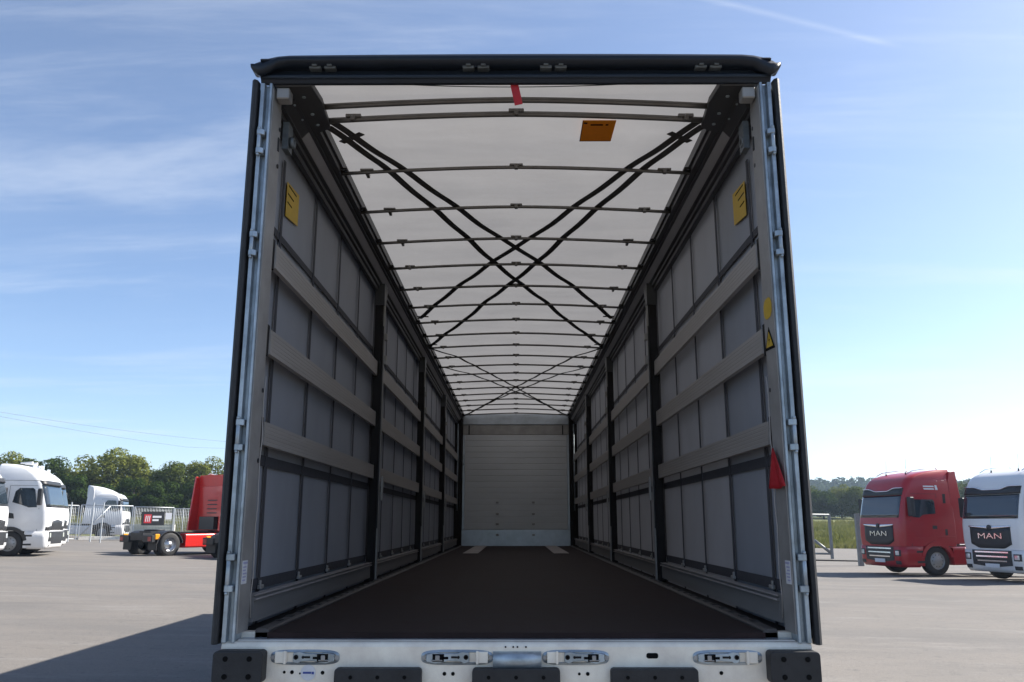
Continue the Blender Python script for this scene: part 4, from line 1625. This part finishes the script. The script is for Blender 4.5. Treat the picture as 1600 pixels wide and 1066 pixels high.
# red tractor seen from behind, and its twin beside it
HR = R(57)
rx, ry = -13.45, 42.6
rt = build_truck('red_tractor', 'bright red tractor unit seen from behind with bare chassis and red side skirt', stand(rx, ry), HR, 'lion', M['paint_red2'], axle2=5.3, rear_end=6.15)
c = copy_tree(rt)
x, y = rx + 4.45, ry - 1.9
c.location = stand(x, y)
c['label'] = 'red tractor unit mostly hidden by the trailer, black chassis tail showing'

# red and white trucks on the right
build_truck('red_truck', 'dark red truck with dark grille, parked by the gate post', stand(13.35, 31.2), R(193), 'lion', M['paint_red'])
build_truck('white_truck', 'white truck with dark grille and visor parked beside the dark red truck', stand(15.75, 28.2), R(197), 'lion', M['paint_white'])


# ------------------------------------------------------------------ fences and gates
def gpt(pxx, pyy, s):
    u = (pxx - 806) / FPX
    return u * s


def fence_post(pxx, s, h, label, w=0.06, group=None, fm='fence'):
    x, y = ground_hit(pxx, s)
    b = MB().box(-w / 2, w / 2, -w / 2, w / 2, -0.05, h)
    b.box(-w / 2 - 0.012, w / 2 + 0.012, -w / 2 - 0.012, w / 2 + 0.012, h, h + 0.02)
    o = put('fence_post', b.mesh('fence_post', M[fm], 0.006), None, stand(x, y))
    return tag(o, label, 'fence post', group)


def panel_between(name, label, cat, pa, sa, pb, sb, z0, z1, bars, brace=None, rails=(0.0, 1.0), bw=0.05, wire=0.018, mesh_rows=0, group=None, beam=0.0, fm='fence'):
    xa, ya = ground_hit(pa, sa)
    xb, yb = ground_hit(pb, sb)
    A, B = Vector((xa, ya, zg(xa, ya))), Vector((xb, yb, zg(xb, yb)))
    Ln = (B - A).length
    ang = math.atan2(yb - ya, xb - xa)
    t = thing(name, label, cat, A, ang, group)
    sl_ = (B.z - A.z) / Ln

    def Zt(x, z):
        return z + sl_ * x
    for x in (0.0, Ln):
        put('end_post', MB().box(x - bw / 2, x + bw / 2, -bw / 2, bw / 2, Zt(x, 0.02), Zt(x, z1)).mesh('end_post', M[fm], 0.004), t)
    for f in rails:
        z = z0 + (z1 - z0) * f
        put('rail', MB().tube([(0, 0, Zt(0, z)), (Ln, 0, Zt(Ln, z))], bw * 0.45, 6).mesh('rail', M[fm]), t)
    if beam:
        b = MB().prism([(-0.07, z0 - beam), (0.07, z0 - beam), (0.07, z0), (-0.07, z0)], 'x', 0, Ln)
        put('bottom_beam', b.mesh('bottom_beam', M['sill'], 0.004), t)
    for k in range(1, bars):
        x = Ln * k / bars
        put('bar', MB().tube([(x, 0, Zt(x, z0)), (x, 0, Zt(x, z1))], wire, 6).mesh('bar', M[fm]), t)
    if mesh_rows:
        b = MB()
        for k in range(1, mesh_rows):
            z = z0 + (z1 - z0) * k / mesh_rows
            b.tube([(0, 0, Zt(0, z)), (Ln, 0, Zt(Ln, z))], 0.008, 4)
        o = put('cross_wires', b.mesh('cross_wires', M[fm]), t)
        o['kind'] = 'stuff'
    if brace:
        for (f0, q0, f1, q1) in brace:
            put('brace', MB().tube([(Ln * f0, 0, Zt(Ln * f0, z0 + (z1 - z0) * q0)), (Ln * f1, 0, Zt(Ln * f1, z0 + (z1 - z0) * q1))], bw * 0.6, 6).mesh('brace', M[fm]), t)
    return t, A, ang, Ln


GP = 'slim posts along the left fence'
panel_between('sliding_gate', 'galvanised sliding gate with diagonal brace and white bottom beam', 'gate', 119, 55.5, 201, 57.0, 0.25, 2.35, 28, brace=[(0.02, 0.02, 0.55, 0.98)], rails=(0.0, 1.0), bw=0.08, wire=0.014, mesh_rows=0, beam=0.22)
panel_between('mesh_fence', 'galvanised mesh fence panel carrying the dark red-marked sign', 'fence', 204, 56.6, 266, 58.0, 0.10, 2.30, 26, rails=(0.0, 1.0), bw=0.07, wire=0.012, mesh_rows=10)
panel_between('mesh_fence', 'galvanised mesh fence panel between the signed panel and the red tractor', 'fence', 268, 58.2, 330, 60.0, 0.10, 2.25, 24, rails=(0.0, 1.0), bw=0.06, wire=0.012, mesh_rows=10)
panel_between('mesh_fence', 'galvanised mesh fence panel running from the sliding gate behind the white trucks', 'fence', 20, 53.5, 115, 55.2, 0.10, 2.30, 34, rails=(0.0, 1.0), bw=0.06, wire=0.012, mesh_rows=10)
for pxx, s, h, lab in ((103, 52.0, 2.45, 'slim galvanised post in front of the end of the sliding gate'),
                       (138, 52.5, 2.45, 'slim galvanised post standing before the gate brace'),
                       (154, 51.5, 2.45, 'slim galvanised post before the middle of the gate'),
                       (281, 60.5, 2.3, 'slim galvanised post behind the signed fence panel')):
    fence_post(pxx, s, h, lab, group=GP)
# sign on the mesh fence
xa, ya = ground_hit(217, 56.7)
xb, yb = ground_hit(253, 57.5)
A = Vector((xa, ya - 0.10, zg(xa, ya)))
ang = math.atan2(yb - ya, xb - xa)
W = math.hypot(xb - xa, yb - ya)
sg = thing('fence_sign', 'dark rectangular sign with red square and white lines on the mesh fence', 'sign', A, ang)
b = MB().box(0, W, -0.02, 0.02, 1.05, 1.98)
put('sign_board', b.mesh('sign_board', M['sign_dark'], 0.006), sg)
b = MB().box(0.10 * W, 0.42 * W, -0.026, -0.0205, 1.20, 1.80)
sq = put('red_square', b.mesh('red_square', M['sign_red']), sg)
b = MB()
for k in range(3):
    b.prism([(0.15 * W + k * 0.08 * W, 1.30), (0.18 * W + k * 0.08 * W, 1.30), (0.21 * W + k * 0.08 * W, 1.70), (0.17 * W + k * 0.08 * W, 1.70)], 'y', -0.031, -0.0265)
put('square_mark', b.mesh('square_mark', M['sign_white']), sq)
b = MB().box(0.47 * W, 0.86 * W, -0.026, -0.0205, 1.56, 1.70).box(0.47 * W, 0.74 * W, -0.026, -0.0205, 1.34, 1.47)
put('sign_lines', b.mesh('sign_lines', M['sign_white']), sg)
b = MB().box(W * 1.03, W * 1.03 + 0.42, -0.02, 0.02, 1.45, 1.90)
o = put('notice_board', b.mesh('notice_board', M['white_label'], 0.004), None, A, (0, 0, ang))
tag(o, 'small pale notice board beside the dark fence sign', 'sign')

# low concrete wall behind the left fence
b = MB()
vs = []
for k, x in enumerate(span(-75, -30, 30)):
    z = zg(x, 74) - 0.2
    vs += [(x, 74, z), (x, 74, z + 1.0), (x, 74.3, z + 1.0), (x, 74.3, z)]
fs = [(k * 4 + i, k * 4 + (i + 1) % 4, k * 4 + 4 + (i + 1) % 4, k * 4 + 4 + i) for k in range(30) for i in range(4)]
fs += [(3, 2, 1, 0), (120, 121, 122, 123)]
b.add(vs, fs)
tag(put('low_wall', b.mesh('low_wall', M['concrete'])), 'low pale concrete wall behind the left fence', 'wall')

# right-hand gate and posts
panel_between('swing_gate', 'open galvanised gate frame with brace beside the trailer', 'gate', 1212, 44.0, 1298, 44.0, 0.28, 2.30, 1, brace=[(1.0, 0.0, 0.70, 0.34)], rails=(0.0, 1.0), bw=0.13, fm='fence_dark')
fence_post(1342, 36.8, 2.25, 'thick galvanised gate post standing next to the dark red truck', w=0.20, fm='fence_dark')
x0, y0 = ground_hit(1200, 41.5)
x1, y1 = ground_hit(1480, 41.5)
b = MB().box(0, x1 - x0, -0.05, 0.05, 0.0, 0.06)
o = put('gate_track', b.mesh('gate_track', M['dark'], 0.004), None, stand(x0, y0), (0, math.atan2(zg(x0, y0) - zg(x1, y1), x1 - x0), 0))
tag(o, 'long dark steel gate track lying across the paving', 'gate track')

# ------------------------------------------------------------------ power line
pole_pts = []
for pxx, s, zt in ((-120, 84, 13.9), (520, 146, 15.0)):
    x, y = ground_hit(pxx, s)
    z0 = zg(x, y)
    t = thing('power_pole', 'tall wooden power pole with crossarm carrying two cables', 'pole', (x, y, z0), 0, 'power poles')
    b = MB().tube([(0, 0, -0.3), (0, 0, zt - z0 + 0.3)], 0.15, 10, rs=[0.17, 0.11])
    put('pole', b.mesh('pole', M['wood']), t)
    b = MB().box(-0.9, 0.9, -0.06, 0.06, zt - z0 - 0.12, zt - z0 - 0.01)
    put('crossarm', b.mesh('crossarm', M['wood'], 0.01), t)
    pole_pts.append((x, y, zt))
for k, (dz0, dz1, dx) in enumerate(((0.0, 0.0, 0.8), (-1.15, -1.25, -0.8))):
    (xa, ya, za), (xb, yb, zb) = pole_pts
    pts = []
    for i in range(41):
        t = i / 40
        pts.append((xa + dx + (xb - xa) * t, ya + (yb - ya) * t, za + dz0 * (1 - abs(2 * t - 1)) + (zb - za) * t - 1.1 * 4 * t * (1 - t)))
    b = MB().tube(pts, 0.019, 5)
    tag(put('power_cable', b.mesh('power_cable', M['cable'])), ['upper overhead power cable crossing above the trees', 'lower overhead power cable crossing above the trees'][k], 'cable', 'overhead cables')


# ------------------------------------------------------------------ trees
def crown_mesh(name, m, seed, h, rx, ry, base, nblob, nleaf, size, lobes=1.0):
    rnd = random.Random(seed)
    b = MB()
    blobs = []
    for i in range(nblob):
        for _ in range(50):
            u, v, w = rnd.uniform(-1, 1), rnd.uniform(-1, 1), rnd.uniform(-1, 1)
            q = u * u + v * v + w * w
            if 0.15 < q < 1:
                break
        hz = (h - base) / 2
        blobs.append((Vector((u * rx * 0.80, v * ry * 0.80, base + hz + w * hz * 0.84)), rnd.uniform(0.55, 1.05) * lobes * min(rx, hz) * 0.42))
    vs, fs = [], []
    for c, r in blobs:
        k = int(nleaf / nblob * (r / (0.8 * lobes * min(rx, hz) * 0.42)) ** 2)
        for _ in range(k):
            d = Vector((rnd.gauss(0, 1), rnd.gauss(0, 1), rnd.gauss(0, 1))).normalized()
            rr = r * (0.55 + 0.5 * rnd.random() ** 0.6)
            p = c + Vector((d.x * rr, d.y * rr, d.z * rr * 0.85))
            if p.z < 0.05:
                continue
            nrm = (d + Vector((rnd.gauss(0, 0.5), rnd.gauss(0, 0.5), rnd.gauss(0, 0.5) + 0.3))).normalized()
            t1 = nrm.cross(Vector((rnd.gauss(0, 1), rnd.gauss(0, 1), rnd.gauss(0, 1)))).normalized()
            t2 = nrm.cross(t1)
            a = size * rnd.uniform(0.6, 1.3)
            e = a * rnd.uniform(0.45, 0.8)
            o = len(vs)
            vs += [p - t1 * a, p - t2 * e, p + t1 * a, p + t2 * e]
            fs.append((o, o + 1, o + 2, o + 3))
    b.add(vs, fs, False)
    return b.mesh(name, m, fix=False), blobs


def trunk_mesh(h, blobs, seed, r0=0.18):
    rnd = random.Random(seed)
    b = MB()
    top = h * 0.75
    b.tube([(0, 0, -0.2), (0.05, 0.02, top * 0.35), (-0.05, 0.06, top * 0.7), (0.02, 0.0, top)], r0, 8, rs=[r0 * 1.3, r0, r0 * 0.7, r0 * 0.3])
    for c, r in rnd.sample(blobs, min(9, len(blobs))):
        z = max(0.4, min(top * 0.9, c.z * rnd.uniform(0.35, 0.6)))
        mid = Vector((c.x * 0.5, c.y * 0.5, (z + c.z) / 2 + 0.2))
        b.tube([(0, 0, z), mid, c], r0 * 0.3, 5, rs=[r0 * 0.5, r0 * 0.3, r0 * 0.1])
    return b.mesh('trunk', M['bark'])


KINDS = {}


def kind(key, m, seed, h, rx, ry, base, nblob, nleaf, size):
    cm, bl = crown_mesh('crown_' + key, M[m], seed, h, rx, ry, base, nblob, nleaf, size)
    KINDS[key] = (cm, trunk_mesh(h, bl, seed), h)


kind('olive', 'leaf_olive', 3, 8.6, 5.6, 4.6, 0.3, 46, 15000, 0.17)
kind('dark', 'leaf_dark', 5, 7.6, 4.6, 4.0, 0.2, 40, 12000, 0.17)
kind('mid', 'leaf_mid', 9, 8.2, 4.8, 4.2, 0.3, 42, 12500, 0.17)
kind('bush', 'leaf_dark', 12, 4.6, 4.2, 2.6, 0.0, 34, 9000, 0.16)


def tree(name, key, x, y, sc, rz, label, group=None, cat='tree'):
    cm, tm, h = KINDS[key]
    t = thing(name, label, cat, (x, y, zg(x, y) - 0.1), rz, group)
    t.scale = (sc[0], sc[0], sc[1])
    put('crown', cm, t)
    put('trunk', tm, t)
    return t


GT = 'trees behind the left fence'
TL = [
    ('olive', -14, 112, (1.0, 0.98), 0.4, 'light green tree at the left end of the tree row above the white trucks'),
    ('dark', 46, 108, (1.0, 1.03), 1.9, 'dark green bushy tree behind the roofs of the white trucks'),
    ('olive', 152, 112, (1.22, 1.05), 0.0, 'broad olive green tree above the white truck behind the gate'),
    ('dark', 108, 118, (0.9, 0.82), 3.0, 'low dark tree filling the dip between the dark bushy and the broad olive tree'),
    ('mid', 222, 120, (0.85, 0.80), 2.2, 'low tree between the broad olive tree and the tall tree above the sign'),
    ('mid', 268, 110, (0.95, 0.92), 0.9, 'tall mid green tree above the fence sign'),
    ('olive', 326, 113, (0.92, 0.93), 4.0, 'light green tree above the red tractor cab'),
    ('dark', 385, 114, (1.0, 0.95), 5.0, 'dark tree behind the trailer at the end of the left tree row'),
    ('olive', 450, 116, (1.0, 0.9), 1.0, 'light green tree hidden behind the trailer'),
]
for key, pxx, s, sc, rz, lab in TL:
    x, y = ground_hit(pxx, s)
    tree('deciduous_tree', key, x, y, sc, rz, lab, GT)
for i, (pxx, s, sc) in enumerate(((-20, 103, 1.0), (35, 102, 0.95), (95, 103, 1.05), (150, 104, 0.9), (200, 102, 1.0), (245, 101, 1.05), (290, 102, 0.95), (340, 103, 1.0), (400, 103, 1.0))):
    x, y = ground_hit(pxx, s)
    tree('shrub', 'bush', x, y, (sc, sc * (0.9 + 0.2 * ((i * 7) % 5) / 5)), i * 1.7, 'dark shrub growing at the foot of the left tree row', 'shrubs under the left trees', 'shrub')
GT2 = 'trees at the edge of the meadow'
rnd = random.Random(21)
for i, pxx in enumerate((1200, 1232, 1262, 1290, 1318, 1345, 1380, 1420, 1460, 1497, 1530, 1570, 1610)):
    s = 172 + rnd.uniform(-8, 14)
    x, y = ground_hit(pxx, s)
    key = ('mid', 'dark', 'mid', 'dark', 'olive')[i % 5]
    k = rnd.uniform(0.82, 1.05)
    lab = {'mid': 'mid green tree at the far edge of the meadow', 'dark': 'dark green tree at the far edge of the meadow', 'olive': 'pale olive tree at the far edge of the meadow'}[key]
    tree('deciduous_tree', key, x, y, (k * 1.05, k), rnd.uniform(0, 6), lab, GT2)

# ------------------------------------------------------------------ far wooded hill
b = MB()


def hillz(x, y):
    r1 = math.exp(-((x - 230) / 190) ** 2 - ((y - 660) / 170) ** 2) * 19
    r2 = math.exp(-((x - 420) / 160) ** 2 - ((y - 620) / 150) ** 2) * 8
    r3 = math.exp(-((x + 260) / 200) ** 2 - ((y - 820) / 140) ** 2) * 14
    return 3.0 + r1 + r2 + r3 + 2.0 * fbm(x * 0.01, y * 0.01)


b.grid(lambda u, v: (-700 + 1500 * u, 420 + 560 * v, hillz(-700 + 1500 * u, 420 + 560 * v) - (8 if v in (0.0, 1.0) or u in (0.0, 1.0) else 0)), 60, 26)
tag(put('hill', b.mesh('hill', M['leaf_far'], fix=False)), kind='structure')
rnd = random.Random(8)
vs, fs = [], []
for i in range(2600):
    x = rnd.uniform(40, 520)
    y = rnd.uniform(430, 700)
    if x / y > 0.75 or x / y < 0.22:
        continue
    z = hillz(x, y)
    if z < 7:
        continue
    hh = rnd.uniform(6, 12)
    rr = rnd.uniform(2.6, 4.4)
    for _ in range(26):
        d = Vector((rnd.gauss(0, 1), rnd.gauss(0, 1), abs(rnd.gauss(0, 1)))).normalized()
        p = Vector((x, y, z + hh * 0.35)) + Vector((d.x * rr, d.y * rr, d.z * hh * 0.6))
        t1 = d.cross(Vector((rnd.gauss(0, 1), rnd.gauss(0, 1), 0.3))).normalized()
        t2 = d.cross(t1)
        a = rnd.uniform(0.9, 1.7)
        o = len(vs)
        vs += [p - t1 * a, p - t2 * a * 0.7, p + t1 * a, p + t2 * a * 0.7]
        fs.append((o, o + 1, o + 2, o + 3))
b = MB().add(vs, fs, False)
tag(put('hill_forest', b.mesh('hill_forest', M['leaf_far'], fix=False)), 'dense forest covering the far bluish hill', 'forest', kind='stuff')

# ------------------------------------------------------------------ tall grass and weeds
rnd = random.Random(4)


def grass_patch(name, label, x0, x1, y0, y1, n, h, m):
    vs, fs = [], []
    for i in range(n):
        x, y = rnd.uniform(x0, x1), y0 + (y1 - y0) * rnd.random() ** 1.4
        k = 0.6 + 0.9 * max(0, 0.5 + fbm(x * 0.15, y * 0.15, 3))
        z = zg(x, y) - 0.07
        for _ in range(3):
            a = rnd.uniform(0, 6.28)
            hh = h * k * rnd.uniform(0.5, 1.2)
            w = 0.05 * rnd.uniform(0.7, 1.6)
            dx, dy = math.cos(a) * w, math.sin(a) * w
            lx, ly = rnd.gauss(0, 0.18) * hh, rnd.gauss(0, 0.18) * hh
            ox, oy = rnd.gauss(0, 0.1), rnd.gauss(0, 0.1)
            o = len(vs)
            vs += [(x + ox - dx, y + oy - dy, z), (x + ox + dx, y + oy + dy, z), (x + ox + lx, y + oy + ly, z + hh)]
            fs.append((o, o + 1, o + 2))
    b_ = MB().add(vs, fs, False)
    tag(put(name, b_.mesh(name, M[m], fix=False)), label, 'grass', kind='stuff')


grass_patch('meadow_grass', 'tall yellowish grass of the meadow on the right', 14, 75, 69.8, 150, 26000, 0.45, 'blade')
grass_patch('verge_grass', 'green grass strip below the left trees', -75, -25, 76, 112, 14000, 0.40, 'blade')

# ------------------------------------------------------------------ haze
hm = bpy.data.materials.new('haze')
hm.use_nodes = True
ht = hm.node_tree
ht.nodes.clear()
ho = ht.nodes.new('ShaderNodeOutputMaterial')
hv = ht.nodes.new('ShaderNodeVolumePrincipled')
hv.inputs['Color'].default_value = (0.62, 0.78, 1.0, 1)
hv.inputs['Density'].default_value = 0.0003
hv.inputs['Anisotropy'].default_value = 0.2
ht.links.new(hv.outputs[0], ho.inputs['Volume'])
b = MB().box(-2600, 2600, -1000, 3100, -4.0, 62)
tag(put('haze', b.mesh('haze', hm)), 'thin bluish haze in the air', 'haze', kind='stuff')
